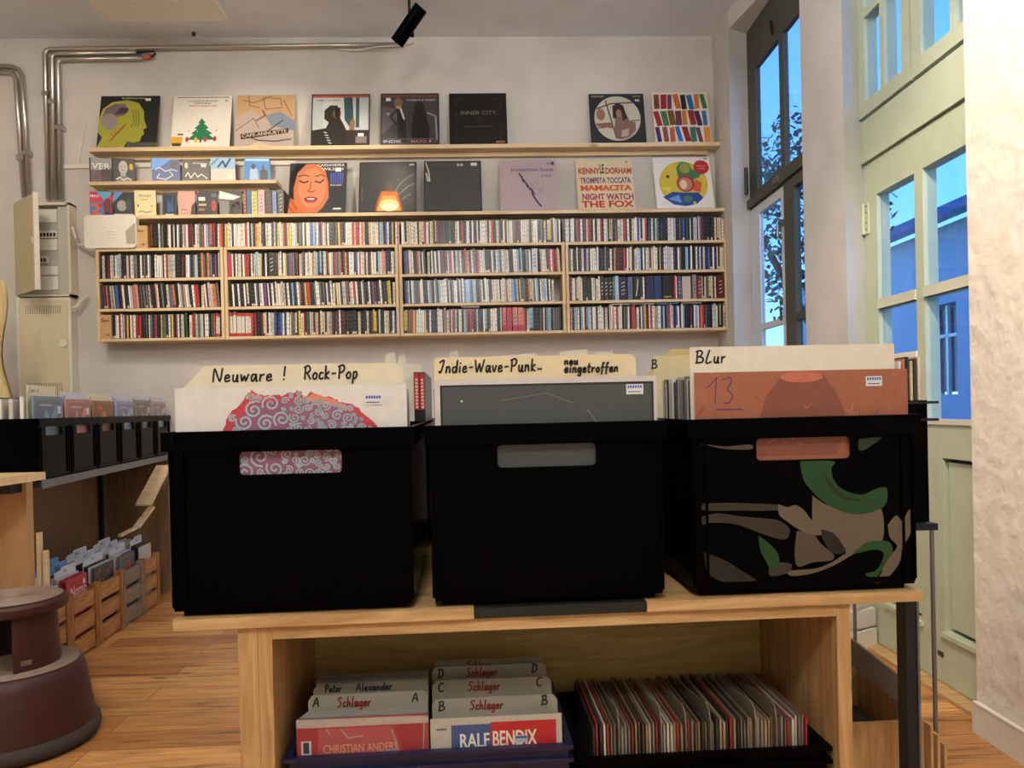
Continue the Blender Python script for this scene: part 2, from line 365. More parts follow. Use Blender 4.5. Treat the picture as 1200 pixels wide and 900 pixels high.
plan(w3, [(1.36, 3.2), (1.36, 4.04), (1.46, 4.08), (1.46, 3.2)], 0, .95, M['wall'])
plan(w3, [(1.36, 2.1), (1.36, 3.6), (1.285, 4.05), (1.53, 4.2), (1.53, 2.1)], 2.93, CZ, M['wall'])
rw(w3, 'wall_right')
mb = MB(); mb.box(1.352, 1.372, -2.7, 2.165, 0, .085, M['white']); mb.box(1.35, 1.366, -2.7, 2.16, .085, .09, M['white']); rw(mb, 'baseboard_right')
mb = plan(MB(), [(1.34, 2.885), (1.36, 2.905), (1.46, 2.975), (1.47, 2.96), (1.45, 2.94)], 0, .08, M['white'])
plan(mb, [(1.345, 2.86), (1.345, 3.3), (1.37, 3.3), (1.37, 2.88), (1.46, 2.95), (1.46, 2.925)], 0, .075, M['white'])
plan(mb, [(1.34, 2.875), (1.34, 3.3), (1.37, 3.3), (1.37, 2.89), (1.46, 2.96), (1.46, 2.93)], .085, .15, M['wall']); rw(mb, 'baseboard_pier')
struct(MB().box(-3.1, 1.3, YW - .016, YW, 0, .08, M['white']).build('baseboard_back'))
rw(MB().box(1.41, 1.5, 2.1, 3.0, 0, .012, M['pined']), 'trim_1')
# ---- door leaf with glazed upper half and the transom light above it
g = M['green']; LD, LD2 = 1.47, 1.52
def cells(mb, lat0, lat1, d0, d1, z0, z1, holes, mat):
    """panel in the lat plane with rectangular openings (holes: dep0,dep1,z0,z1) made from strips"""
    ds = sorted({d0, d1} | {h[0] for h in holes} | {h[1] for h in holes}); zs = sorted({z0, z1} | {h[2] for h in holes} | {h[3] for h in holes})
    for a, b in zip(ds, ds[1:]):
        run = None
        for c, e in zip(zs, zs[1:]):
            m, n = (a + b) / 2, (c + e) / 2
            solid = not any(h[0] < m < h[1] and h[2] < n < h[3] for h in holes)
            if solid: run = (run[0], e) if run else (c, e)
            if run and (not solid or e == zs[-1]):
                mb.box(lat0, lat1, a, b, run[0], run[1], mat); run = None
    return mb
door = empty('door_1', (0, 0, 0), WA); struct(door)
glass_h = [(2.62, 2.88, 1.12, 1.30), (2.62, 2.88, 1.335, 1.735), (2.27, 2.57, .885, 1.30), (2.27, 2.57, 1.335, 1.735)]
panel_h = [(2.325, 2.485, .19, .76), (2.625, 2.86, .19, .76)]
cells(MB(), LD, LD2, 2.175, 2.975, .015, 1.868, glass_h + panel_h, g).build('door_leaf', door)
mb = MB()
for d0, d1, z0, z1 in panel_h:
    mb.box(LD + .03, LD2 - .005, d0 - .001, d1 + .001, z0 - .001, z1 + .001, M['blackm']); mb.box(LD + .012, LD + .035, d0 + .014, d1 - .014, z0 + .014, z1 - .014, g)
    mb.box(LD - .01, LD + .004, d0 - .01, d1 + .01, z0 - .02, z0 - .004, g)
mb.build('door_panel', door)
mb = MB()
for d0, d1, z0, z1 in glass_h: mb.box(LD + .016, LD + .02, d0, d1, z0, z1, M['glass'])
mb.build('door_glass', door)
mb = MB()
for d0, d1, z0, z1 in ((2.62, 2.88, 1.30, 1.335), (2.27, 2.57, 1.30, 1.335), (2.27, 2.57, .87, .888), (2.62, 2.88, 1.10, 1.122)): mb.box(LD - .006, LD + .015, d0, d1, z0, z1, M['white'] if z0 == 1.10 else flat((206, 206, 184), .5))
mb.build('glazing_bar', door)
mb = MB(); mb.box(LD - .006, LD, 2.935, 2.96, 1.6, 1.72, g); mb.tube([(LD - .01, 2.965, 1.6), (LD - .01, 2.965, 1.72)], .007, M['green'])
for z in (1.615, 1.64, 1.68, 1.705): mb.box(LD - .008, LD, 2.945, 2.95, z, z + .005, M['blackm'])
mb.build('hinge', door)
MB().box(LD - .003, LD + .002, 2.50, 2.53, .10, .115, M['rubber']).build('chipped_paint', door)
rw(MB().box(LD - .012, LD2, 2.12, 2.985, 1.874, 2.035, g), 'trim_2')
tw = empty('window_2', (0, 0, 0), WA); struct(tw)
for a, b in ((2.115, 2.585), (2.595, 2.965)):
    m = (a + b) / 2; hs = []
    for p, q in ((a + .055, m - .014), (m + .014, b - .055)): hs += [(p, q, 2.10, 2.415), (p, q, 2.45, 2.86)]
    cells(MB(), LD - .02, LD + .03, a, b, 2.045, 2.925, hs, g).build('casement_frame', tw)
    mb = MB()
    for h in hs: mb.box(LD - .008, LD - .004, h[0], h[1], h[2], h[3], M['glass'])
    mb.build('window_glass', tw)
# ---- tall window
wn = empty('window_1', (0, 0, 0), WA); struct(wn); ol = M['olive']; LW = 1.40
up = [(3.30, 3.585, 2.065, 2.69), (3.64, 3.96, 2.065, 2.69)]
cells(MB(), LW, LW + .025, 3.25, 4.085, 1.98, 2.93, up, ol).build('window_frame', wn)
MB().box(LW - .02, LW, 3.25, 4.08, 1.99, 2.03, ol).build('transom_bar', wn)
lo_r = [(3.30, 3.47, .99, 1.33), (3.30, 3.47, 1.36, 1.935)]; lo_l = [(3.65, 3.95, .99, 1.33), (3.65, 3.95, 1.36, 1.935)]
cells(MB(), LW - .01, LW + .02, 3.25, 3.59, .95, 1.98, lo_r, ol).build('casement_frame', wn)
wl = flat((206, 214, 222), .45)
c2 = cells(MB(), LW, LW + .022, 3.595, 4.085, .95, 1.98, lo_l, wl).build('casement_frame', wn); c2['label'] = 'pale casement frame of the lower left'
mb = MB()
for h in up + lo_r + lo_l: mb.box(LW + .008, LW + .012, h[0], h[1], h[2], h[3], M['glass'])
mb.build('window_glass', wn)
mb = MB(); mb.tube([(LW - .03, 3.62, 1.80), (LW - .03, 3.62, 1.74), (LW - .01, 3.62, 1.73)], .007, M['steel']); mb.box(LW - .02, LW, 3.61, 3.63, 1.79, 1.82, M['steel'])
mb.tube([(LW - .03, 3.6, 1.40), (LW - .03, 3.6, 1.34)], .006, M['blackm']); mb.box(LW - .03, LW, 3.62, 3.68, 2.0, 2.03, M['steel']); mb.tube([(LW - .02, 3.68, 2.79), (LW - .02, 3.66, 2.72)], .008, M['blackm'])
mb.tube([(LW - .03, 4.05, 2.2), (LW - .03, 4.05, 2.06)], .01, M['blackm']); mb.build('latch', wn)
# ============================================================ OUTSIDE
fac = empty('house_facade', (0, 0, 0), WA, 'pale house front across the street, seen through the door panes', 'building')
mb = MB(); st = plaster('street_render', (150, 165, 185), .2, 2)
hs = []
for k in range(7):
    for z in (1.0,): hs.append((3 + k * 2.1, 4 + k * 2.1, z, z + 1.4))
cells(mb, 7, 7.4, 1, 18, -.2, 3.6, hs, st); mb.build('wall', fac)
for h in hs:
    wf = MB().box(7.2, 7.25, h[0] + .04, h[1] - .04, h[2] + .04, h[3] - .04, flat((40, 60, 92), .15)).build('window', fac)
    q = MB(); q.box(7.15, 7.2, (h[0] + h[1]) / 2 - .03, (h[0] + h[1]) / 2 + .03, h[2], h[3], M['white']); q.box(7.15, 7.2, h[0], h[1], h[2] + .9, h[2] + .95, M['white']); q.build('window_bar', wf)
MB().add([(6.7, .8, 3.55), (6.7, 18.2, 3.55), (8.6, 18.2, 4.5), (8.6, .8, 4.5), (6.7, .8, 3.65), (6.7, 18.2, 3.65), (8.6, 18.2, 4.6), (8.6, .8, 4.6)], [(0, 1, 2, 3), (7, 6, 5, 4), (0, 4, 5, 1), (1, 5, 6, 2), (2, 6, 7, 3), (3, 7, 4, 0)], flat((70, 84, 110), .8)).build('roof', fac)
struct(MB().box(2.0, 30, -10, 40, -.2, -.1, flat((90, 90, 95), .9)).build('street_ground'))
tr = empty('street_tree', (4.6, 10.5, -.1), 0, 'dark leafy tree outside the tall window', 'tree')
mb = MB(); mb.tube([(0, 0, 0), (.05, 0, 1.6), (.1, .1, 3)], .09, M['rubber']); mb.tube([(.1, .1, 2.2), (.6, .2, 3.4)], .05, M['rubber']); mb.tube([(.05, 0, 2.0), (-.5, .1, 3.1)], .05, M['rubber']); mb.build('trunk', tr)
mb = MB(); rr = random.Random(3); lf = flat((52, 70, 60), .7)
for i in range(2600):
    a, b, c = [rr.gauss(0, 1) for _ in range(3)]; q = (a * a + b * b + c * c) ** .5; k = rr.random() ** .4
    p = Vector((a / q * 1.1 * k, b / q * 1.1 * k, 3.6 + c / q * 1.6 * k)); u = Vector((rr.uniform(-1, 1), rr.uniform(-1, 1), rr.uniform(-1, 1))) * .07; v = Vector((rr.uniform(-1, 1), rr.uniform(-1, 1), rr.uniform(-1, 1))) * .07
    mb.add([p, p + u, p + u + v, p + v], [(0, 1, 2, 3)], lf)
mb.build('foliage', tr)
# ============================================================ WALL FIXTURES ON THE LEFT
def wp(px, py, off=.03):
    v = at_Y(px, py, YW - off); return v
def conduit(pts, label, r=.0125, group='metal conduits', clips=()):
    o = empty('metal_conduit', wp(*pts[0]), 0, label, 'conduit', None); o0 = o.location.copy()
    MB().tube([wp(*p) - o0 for p in pts], r, M['conduit'], 10).build('pipe', o, smooth=True)
    for c in clips:
        p = wp(*c) - o0; MB().box(p.x - .02, p.x + .02, p.y - .016, p.y + .03 - .001, p.z - .012, p.z + .012, M['conduit']).build('clamp', o)
conduit([(56.5, 234), (52.5, 64), (54, 59.5), (59, 57.5), (180, 56), (330, 54), (474, 52)], 'long metal conduit running down beside the fuse box and along the top of the wall', .0125, clips=[(54, 110)])
conduit([(64.5, 234), (60.5, 68), (62, 65), (66, 63), (160, 61.5)], 'middle of the three metal conduits above the fuse box', .0135, clips=[(61.8, 120)])
conduit([(72, 234), (67.5, 74), (69, 71), (73, 69.5), (167, 68)], 'right and shortest of the three metal conduits above the fuse box', .0125, clips=[(70, 150)])
conduit([(-12, 77), (14, 78), (22, 81), (25.5, 88), (35, 232)], 'outer of the two bent conduits at the left edge of the wall', .0125, clips=[(31, 180)])
conduit([(-12, 83.5), (10, 84), (15, 86), (18.5, 93), (28, 232)], 'inner of the two bent conduits at the left edge of the wall', .0125, clips=[(25, 185)])
mb = MB(); mb.tube([wp(160, 61.5), wp(172, 60.5, .04), wp(180, 60, .05), wp(182, 63, .05), wp(179, 66, .04), wp(170, 67.5)], .006, M['blackm']); 
tag(mb.build('black_cable'), 'short black cable looping between the two open conduit ends', 'cable')
tag(MB().tube([wp(168, 68), wp(173, 67.5, .03), wp(177, 66, .035)], .011, flat((196, 90, 50), .5)).build('orange_plug'), 'orange plug in the open end of the short conduit', 'plug')
mb = MB(); mb.tube([wp(x, y, o) for x, y, o in ((398, 58, .02), (420, 58.5, .03), (440, 55, .05), (462, 53.5, .1), (478, 53, .3), (486, 50, .5))], .004, M['white'])
tag(mb.build('white_cable'), 'thin white cable hanging from the conduit end towards the black spotlight', 'cable')
mb = MB(); mb.tube([wp(222, 31, .3), wp(226, 38, .3), wp(232, 43, .25), (wp(246, 47, .12))], .0025, M['white']); p = wp(227, 40, .3); mb.lathe([(0, -.012), (.01, -.008), (.01, .008), (0, .012)], M['blackm'], 10, Matrix.Translation(p))
tag(mb.build('ceiling_wire'), 'short loose wire with a black tip hanging from the ceiling', 'cable')
p0, p1 = wp(74, 195.5, .008), wp(347, 191, .008)
mb = MB(); mb.bar(p0, p1, .014, .022, M['white']); mb.bar(wp(100, 145, .008), p0 + Vector((.08, 0, 0)), .004, .004, M['white']); tag(mb.build('cable_duct'), 'thin white cable duct on the wall behind the face-out discs', 'cable duct')
# fuse box
bx = flat((222, 216, 196), .45, bump=.05)
a = at_Y(19, 238, 4.225); b = at_Y(84, 347, 4.225)
fb = empty('fuse_box', (a.x, YW - .002, b.z), 0, 'open beige fuse box under the metal conduits', 'fuse box')
w_, h_ = b.x - a.x, a.z - b.z
mb = MB(); mb.box(0, w_, -.005, 0, 0, h_, bx)
for q in ((0, .012, 0, h_), (w_ - .012, w_, 0, h_), (0, w_, 0, .012), (0, w_, h_ - .012, h_)): mb.box(q[0], q[1], -.075, -.005, q[2], q[3], bx)
mb.build('housing', fb)
mb = MB(); ip = flat((228, 226, 216), .5); gy = flat((176, 176, 168), .5)
mb.box(.03, w_ - .075, -.045, -.04, .02, h_ - .03, gy); mb.box(w_ - .075, w_ - .014, -.05, -.04, .014, h_ - .014, flat((196, 194, 184), .5))
for z0, z1 in ((.8, .94), (.50, .62), (.24, .33), (.08, .22)): mb.box(.05, w_ - .08, -.054, -.045, z0 * h_, z1 * h_, ip)
mb.build('cover_panel', fb)
for z, n in ((.67, 8), (.40, 5)):
    mb = MB()
    for k in range(n): x = .06 + k * .0175; mb.box(x, x + .0165, -.062, -.045, z * h_ - .02, z * h_ + .02, M['white']); mb.box(x + .004, x + .012, -.068, -.062, z * h_ - .012, z * h_ + .006, M['blackm'] if n == 8 or k > 1 else flat((60, 70, 90)))
    mb.build('circuit_breaker_row', fb)

dm = MB(); dm.box(0, .305, -.012, 0, .006, h_ - .006, flat((200, 184, 142), .45)); dm.box(.293, .307, -.02, .004, .004, h_ - .004, bx); dm.box(.27, .29, -.024, -.012, h_ * .48, h_ * .54, M['white'])
d = dm.build('door', fb, (0.0, -.077, 0), R(-42)); d['label'] = 'beige sheet metal door standing open'
a = at_Y(19.5, 350, 4.225); b = at_Y(85, 470, 4.225); w_, h_ = b.x - a.x, a.z - b.z
cb = empty('wiring_cabinet', (a.x, YW - .002, b.z), 0, 'closed beige wall cabinet below the open fuse box', 'cabinet')
MB().box(0, w_, -.066, 0, 0, h_, bx).build('housing', cb)
dm = MB(); dm.box(-.003, w_ + .003, -.0735, -.0665, -.003, h_ + .003, M['white']); dm.box(.012, w_ - .012, -.0775, -.0735, .012, h_ - .012, flat((212, 200, 168), .45))
for k in range(16): x = .05 + k * (w_ - .1) / 15; dm.box(x - .002, x + .002, -.079, -.0775, h_ - .085, h_ - .04, flat((150, 138, 108))); dm.box(x - .002, x + .002, -.079, -.0775, .02, .1, flat((150, 138, 108)))
dd = dm.build('door', cb)
MB().lathe([(0, -.001), (.022, 0), (.02, .008), (0, .01)], M['white'], 20, Matrix.Translation((w_ - .035, -.078, h_ * .56)) @ Matrix.Rotation(R(90), 4, 'X')).build('lock_knob', dd)
mb = MB(); mb.tube([wp(85, 361, .06), wp(90, 358, .06), wp(96, 351, .05), wp(103, 346.5, .03)], .006, M['white']); mb.tube([wp(85, 365, .06), wp(91, 361, .06), wp(97, 352, .05), wp(103, 347, .03)], .004, M['cream'])
tag(mb.build('white_cable'), 'white cable curling out of the closed wall cabinet', 'cable')
# router
a = at_Y(98, 253, 4.12); b = at_Y(160, 291, 4.12)
ro = empty('router', ((a.x + b.x) / 2, 4.14, b.z + .004), 0, 'white rounded internet router on the left end of the top disc shelf', 'router')
w_, h_ = b.x - a.x, a.z - b.z
mb = MB(); mb.rbox(-w_ / 2, w_ / 2, -.02, .02, 0, h_, .022, M['white'], n=6)
mb.build('case', ro)
mb = MB(); mb.prism([(w_ / 2 - .055, h_ * .5), (w_ / 2 - .004, h_ * .76), (w_ / 2 - .004, .02), (w_ / 2 - .05, .02)], -.0215, -.0198, flat((168, 160, 142), .5)); mb.build('side_facet', ro)  # greyer facet: the fold's shadow put into its colour
mb = MB()
for k in range(3): mb.box(-.02, .02, -.0212, -.0198, h_ * .3 + k * .016, h_ * .3 + k * .016 + .0015, gy)
mb.build('indicator_mark', ro)
tag(MB().tube([wp(85, 266, .05), wp(89, 280, .08), wp(93, 287, .05), wp(104, 288, .1)], .008, M['white']).build('white_cable'), 'white cable running from the fuse box to the router', 'cable')
# pale cloth at the far left
mb = MB(); n, h = 26, 30; vs = []; fs = []
base = W(-2.325, 3.55)
for j in range(h + 1):
    z = j / h
    for i in range(n + 1):
        t = i / n; wd = .30 + .05 * math.sin(z * 3.1) - .07 * z
        x = -wd + t * wd + .018 * math.sin(z * 9); y = .05 * math.sin(t * 15 + z * 2.2) * (.4 + .6 * (1 - z)) - .06 * math.sin(math.pi * t)
        vs.append((x, y, z * .75))
for j in range(h):
    for i in range(n): q = j * (n + 1) + i; fs.append((q, q + 1, q + n + 2, q + n + 1))
k = len(vs); vs += [(x, y + .012, z) for x, y, z in vs]; fs += [tuple(v + k for v in f[::-1]) for f in fs[:]]
mb.add(vs, fs, flat((206, 188, 142), .85, bump=.2))
cl = mb.build('draped_cloth', None, (base[0], base[1], .85), smooth=True); tag(cl, 'cream cloth hanging in folds at the far left of the back wall', 'cloth')
# ceiling panel
a = at_z(125, 25, 2.92); b = at_z(267, 25, 2.92)
cp = empty('ceiling_panel', (a.x, a.y, 2.92), 0, 'flat white heating panel hung under the ceiling', 'ceiling panel')
MB().box(0, b.x - a.x, -1.2, 0, 0, .022, M['white']).build('panel', cp)
for x in (.06, b.x - a.x - .06):
    for y in (-1.1, -.1): MB().box(x - .01, x + .01, y - .01, y + .01, .022, CZ - 2.92 - .001, M['steel']).build('bracket', cp)
# ============================================================ SPOTLIGHTS
def spot_head(loc, target, label, energy, size=60, color=(1, .84, .64), group=None, blend=.6):
    L = Vector(loc); T = Vector(target); d = (T - L).normalized()
    e = empty('spotlight', L, 0, label, 'spotlight', group)
    q = d.to_track_quat('-Z', 'Y').to_matrix().to_4x4()
    mb = MB(); mb.lathe([(0, .1), (.03, .1), (.034, .096), (.034, -.1), (.03, -.1), (.028, -.07), (0, -.07)], M['black'], 28, q); mb.build('lamp_body', e, smooth=False)
    mb = MB(); mb.tube([(.0, .045, .0), (.0, .045, CZ - L.z - .03)], .007, M['bsteel']); mb.box(-.02, .02, .02, .06, -.03, .03, M['black']); mb.build('stem', e)
    MB().box(-.06, .06, -.015, .105, CZ - L.z - .032, CZ - L.z - .001, M['black']).build('ceiling_mount', e)
    em = bpy.data.materials.new('lamp_glow'); em.use_nodes = True; b_ = em.node_tree.nodes['Principled BSDF']; b_.inputs['Emission Color'].default_value = color + (1,); b_.inputs['Emission Strength'].default_value = 12
    MB().lathe([(0, -.072), (.026, -.072)], em, 24, q).build('bulb_lens', e)
    ld = bpy.data.lights.new('spot', 'SPOT'); ld.energy = energy; ld.color = color; ld.spot_size = R(size); ld.spot_blend = blend; ld.shadow_soft_size = .03
    lo = bpy.data.objects.new('spot_light', ld); COL.objects.link(lo); lo.location = L + d * .115; lo.rotation_euler = d.to_track_quat('-Z', 'Y').to_euler()
    return e
wx, wy = W(-.455, 3.72); zz = .96 + (476 - 27) * 3.72 / 900
tg = at_Y(300, 290, 4.2)
spot_head((wx, wy, zz), tg, 'black cylindrical spotlight tilted down at the ceiling above the back wall', 9, 100)
spot_head((-1.25, 2.3, 2.75), at_Y(300, 250, 4.2), 'black spotlight head above the left rack, outside the picture', 52, 50)
spot_head((-1.6, 1.9, 2.8), (-2.5, 4.25, 1.3), 'black spotlight head near the left wall, outside the picture', 34, 80)
spot_head((.55, 1.0, 2.75), (1.41, 1.95, 1.62), 'black spotlight head above the right pier, outside the picture', 120, 55)
spot_head((.2, 2.0, 2.75), (.6, 4.25, 1.5), 'black spotlight head above the middle of the room, outside the picture', 10, 80, (1, .86, .7))
# ============================================================ WALL SHELVES AND DISCS
YF = 4.135
def zat(px, py, Y=YF): return at_Y(px, py, Y).z
def xat(px, py=330, Y=YF): return at_Y(px, py, Y).x
ZT = zat(467, 288) ; ZA = zat(467, 322.8); ZB = zat(467, 357.6); ZC = zat(467, 392.2)
TH = .014
units = [(112, 262.5, 'leftmost'), (262.5, 467.5, 'second'), (467.5, 663, 'third'), (663, 853.5, 'rightmost')]
UX = []
for a, b, nm in units:
    x0, x1 = xat(a), xat(b); UX.append((x0, x1))
    e = empty('disc_shelf', ((x0 + x1) / 2, YW - .001, ZC), 0, nm + ' pine wall shelf of the row packed with compact discs', 'wall shelf', None)
    c = (x0 + x1) / 2; dy = YF - (YW - .001)
    for x in (x0 + .002, x1 - .018): MB().box(x - c, x - c + .016, dy, 0, -TH / 2, ZT - ZC + TH / 2, M['pinez']).build('side_panel', e)
    for z in (ZA, ZB, ZC): MB().box(x0 - c + .0185, x1 - c - .0185, dy + .002, 0, z - ZC - TH / 2, z - ZC + TH / 2, M['pine']).build('shelf_board', e)
    MB().box(x0 - c + .0185, x1 - c - .0185, dy, 0, ZT - ZC - TH / 2, ZT - ZC + TH / 2, M['pine']).build('top_board', e)
def board(px0, px1, pyt, th, dep, label, cant=True):
    z = zat(600 if px1 > 600 else (px0 + px1) / 2, pyt, YW - dep); a, b = xat(px0, pyt, YW - dep), xat(px1, pyt, YW - dep)
    e = empty('wall_shelf', ((a + b) / 2, YW - .001, z - th), 0, label, 'shelf'); w = (b - a) / 2
    MB().box(-w, w, -dep, 0, 0, th, M['pine']).build('board', e)
    MB().box(-w + .06, w - .06, -.03, 0, -.022, 0, M['pine']).build('batten', e)
    return z
Z_TOP = board(103, 846, 168.5, .021, .105, 'long top pine shelf holding eight record sleeves')
Z_LOW = board(163, 849, 246.8, .018, .155, 'long lower pine shelf right above the disc rows')
Z_CD1 = board(104, 324, 211.8, .018, .105, 'short pine shelf holding a row of six face-out discs')
# ---- discs as spines
PAL = dict(w=(236, 232, 224), l=(196, 194, 186), k=(22, 22, 24), g=(104, 104, 102), r=(196, 40, 38), d=(112, 34, 34), b=(60, 98, 180), n=(30, 38, 84), y=(226, 196, 70), o=(214, 128, 52), s=(216, 140, 124), p=(112, 70, 130), e=(44, 96, 62), t=(222, 206, 170), c=(140, 190, 222), m=(200, 40, 100), R=(220, 214, 204))
NAME = dict(w='white', l='light grey', k='black', g='dark grey', r='red', d='dark red', b='blue', n='navy', y='yellow', o='orange', s='salmon pink', p='purple', e='green', t='cream', c='pale blue', m='magenta', R='red-tipped white')
clear = flat((120, 122, 124), .15); clear2 = flat((40, 40, 42), .2)
CDM = {}
def cd_mesh(ch, var):
    if (ch, var) in CDM: return CDM[(ch, var)]
    mb = MB(); c = flat(PAL[ch], .3); dark = ch in 'kgndrpbe'
    mb.box(-.5, .5, 0, 1, 0, 1, clear if not dark else clear2)
    mb.add([(-.42, -.003, .02), (.42, -.003, .02), (.42, -.003, .98), (-.42, -.003, .98)], [(0, 1, 2, 3)], c)
    rr = random.Random(hash((ord(ch), var))); ink = flat(tuple(int(v * .6 + 75) for v in PAL[ch]) if dark else tuple(int(v * .62) for v in PAL[ch]), .4)
    if var:
        z = rr.uniform(.08, .3)
        while z < .85:
            q = rr.uniform(.03, .12); mb.add([(-.16, -.006, z), (.16, -.006, z), (.16, -.006, z + q), (-.16, -.006, z + q)], [(0, 1, 2, 3)], ink); z += q + rr.uniform(.03, .14)
    if ch == 'R':
        for z_ in (.02, .86): mb.add([(-.45, -.007, z_), (.45, -.007, z_), (.45, -.007, z_ + .12), (-.45, -.007, z_ + .12)], [(0, 1, 2, 3)], flat(PAL['r'], .4))
    if var == 2 and ch != 'R':
        k = flat(PAL[rr.choice('lwkgtd')], .4); mb.add([(-.42, -.005, .02), (.42, -.005, .02), (.42, -.005, .12), (-.42, -.005, .12)], [(0, 1, 2, 3)], k)
    CDM[(ch, var)] = mb; return mb
ROWS = {  # colour runs read off the photograph, left to right
 (0, 0): 'dkcwklpkgkglwtwkwwlkwtgkklsswkpdgdkkwglkkgwrwcgpgodrrllwoorktyytwwlkwwwwwwwwlwrwwwwwtkoyyytwwkkwwwwwwwlbeytwwwrkddyyywwktnncwkwwkywwwbbckodcbrrrrswwgkkkkkgkoywcwkkwkwwytrwrrrwwoyykknyywwtowwwwcrebbbwknnywkwtssss',
 (0, 1): 'wwkttgwwkktrdwwwykttnndkwwgwekkwwkrdkwwwkwknwwkwwwtkwwrkkwtkkgwktwwwgdkkdowwwtkgktwwkkkgkktyktltkwtk',
 (0, 2): 'knwwkwwwkkrkwkndkrdkkwkwwdrkwllkttkwwwlwrebwkktwwbcwknwrkbkwewwkkwnnkkcwwwclkwnkbbnewkwwlllkwpdkklkkknttgttwok',
 (1, 0): 'kwlkrddkwlkktlcwkkkwlgdwwlgggkwwlkgkwwkgkgkwwbwlgkwwrswlklkkwkkwdkwwtwbkwglrcckotgkkogbgkkpkkll',
 (1, 1): 'mrwwkwwtwwkwrorkwwwwlmceyyknwwkkkkwwwkwyekppkgpwmrkwkwlnwyoylcbtwckwktkowlbrrosgskkkoscwkwwkbbwrrwwgglkwdwwwwkclwsdsnwkkkwlw',
 (1, 2): 'nbkdwtwkekrrwkwktywkkwwdrdkpkkdwgpmwlllwkwwkkryokkwgggkrwlwwwkkkwkwwgkwkcwkwnlrdwkkwwwlwckcwkkkkgwgkwtwwwkkrwkrsgrttglkkk',
 (1, 3): 'wwslkwkkwlwkplwkwlwwkwwcnwwwwkkcwbkswkckwkkrdwktwkknwclwwktwwkdtkwrwkkyknwlwlktwwnwbwcwwwkkcnkbwkkkwklwnlkkdwbkkcwnkwktt',
 (2, 0): 'kdksslgtbbgkdwkkwdlrsslkgkgkgldkkskwkgkkglgpsokkwlgsdlwkgwrrwkwdlkesodgwcl',
 (2, 1): 'kwwkktwrwwkwktwlwkkwwgglkwkppkwwkwtkwwtwtlkgkgwwkcwcnywkoknkyorrkgkwkwwkgksgkwlwtwtwtbnkwkgwddwwrwwwkkkwgwkkwwklpdkwkwwwwkwkyyclppk',
 (2, 2): 'nbwbkwcgpggwwwkknwcgkwwgkcwpwwwnbwkgwwwkwlwlbcwcbbpcllwgdwkwwwcnkwwwtwwkwwlkotwcccblcwyewgtrdotlgkwckwklcwwkwwwkw',
 (2, 3): 'wwtwkkkwwkwrwktgywt',
 (3, 0): 'kwwkrwlkykgwswrkrkkkgkwgkkmkkyekdkwlyyckwkltkedrglkgwlkwwwyelrysnc',
 (3, 1): 'rrrrrrrrrrrkkdtkwlbnnbwowwgtkyredlkslttylsedwwkdkkkkkkkkkkyykdkwtykwb',
 (3, 2): 'yyyrywwwwlkwwnkwwdrdwrlkwkcrkrdkwnkwcdwwwwkwrwcckkkgkkgckgggkk',
 (3, 3): 'sslcwwrcwbcccwkwwwdwwpwwkwwrswrrwwkkgglwkrpmwkwbcyrdwrwkycwwkbckwgrwlwnblwbwcknnkdwkwwcwrswrwkkkwkwlwkwtkw',
}
CARDS = {(0, 0): [], (0, 1): [487, 494, 536, 640], (0, 2): [727, 849], (1, 0): [], (1, 1): [352.5], (1, 2): [503], (1, 3): [746, 848], (2, 0): [237], (2, 1): [391, 461.5], (2, 2): [648], (2, 3): [700], (3, 0): [222], (3, 1): [353, 420], (3, 2): [524, 618], (3, 3): [710, 747, 849]}
BIG = {  # box sets: px0, px1, colour, label bits
 (1, 1): [(315, 322, (24, 24, 26), 'black')], (1, 2): [(624, 631, (196, 196, 204), 'light grey')],
 (3, 2): [(588, 592.5, (200, 120, 118), 'pink'), (593, 599, (190, 60, 90), 'crimson'), (600, 606, (206, 134, 122), 'salmon'), (606.5, 613, (214, 130, 120), 'pale salmon')],
 (2, 3): [(704, 708, (30, 34, 34), 'black'), (708.5, 713, (34, 36, 38), 'charcoal'), (713.5, 718, (20, 26, 24), 'very dark green'), (718.5, 720.5, (40, 120, 66), 'bright green'), (721, 725.5, (170, 196, 220), 'pale blue'), (726, 735, (20, 22, 50), 'navy moon-marked'), (736, 742, (84, 100, 136), 'slate blue'), (743, 751, (22, 24, 26), 'black white-slashed'), (757, 767, (22, 34, 72), 'deep navy'), (767.5, 776, (26, 56, 100), 'teal blue'), (777, 790, (16, 17, 20), 'black and yellow'), (795, 799, (100, 76, 120), 'purple'), (800, 810, (196, 184, 164), 'beige'), (812, 817, (150, 132, 124), 'brown grey'), (818, 823, (130, 50, 44), 'brick red'), (841, 851, (84, 26, 22), 'maroon')]}
LEAN = {(2, 0): -.07, (2, 1): -.05, (1, 2): -.03, (2, 2): -.03}
row_z = {0: ZT, 1: ZA, 2: ZB, 3: ZC}
row_nm = {0: 'open top row', 1: 'upper row', 2: 'middle row', 3: 'bottom row'}
segs = {(0, 0): (xat(176.5, 275), xat(470, 275)), (0, 1): (xat(470, 275), xat(659, 272)), (0, 2): (xat(659, 272), xat(851.5, 268))}
for r in (1, 2, 3):
    for u in range(4): segs[(r, u)] = (UX[u][0] + .0215, UX[u][1] - .0215)
segs[(3, 0)] = (xat(131, 380), segs[(3, 0)][1]); segs[(2, 2)] = (segs[(2, 2)][0], xat(652, 340))
discs = []; cards = []; bigs = []
rr = random.Random(11)
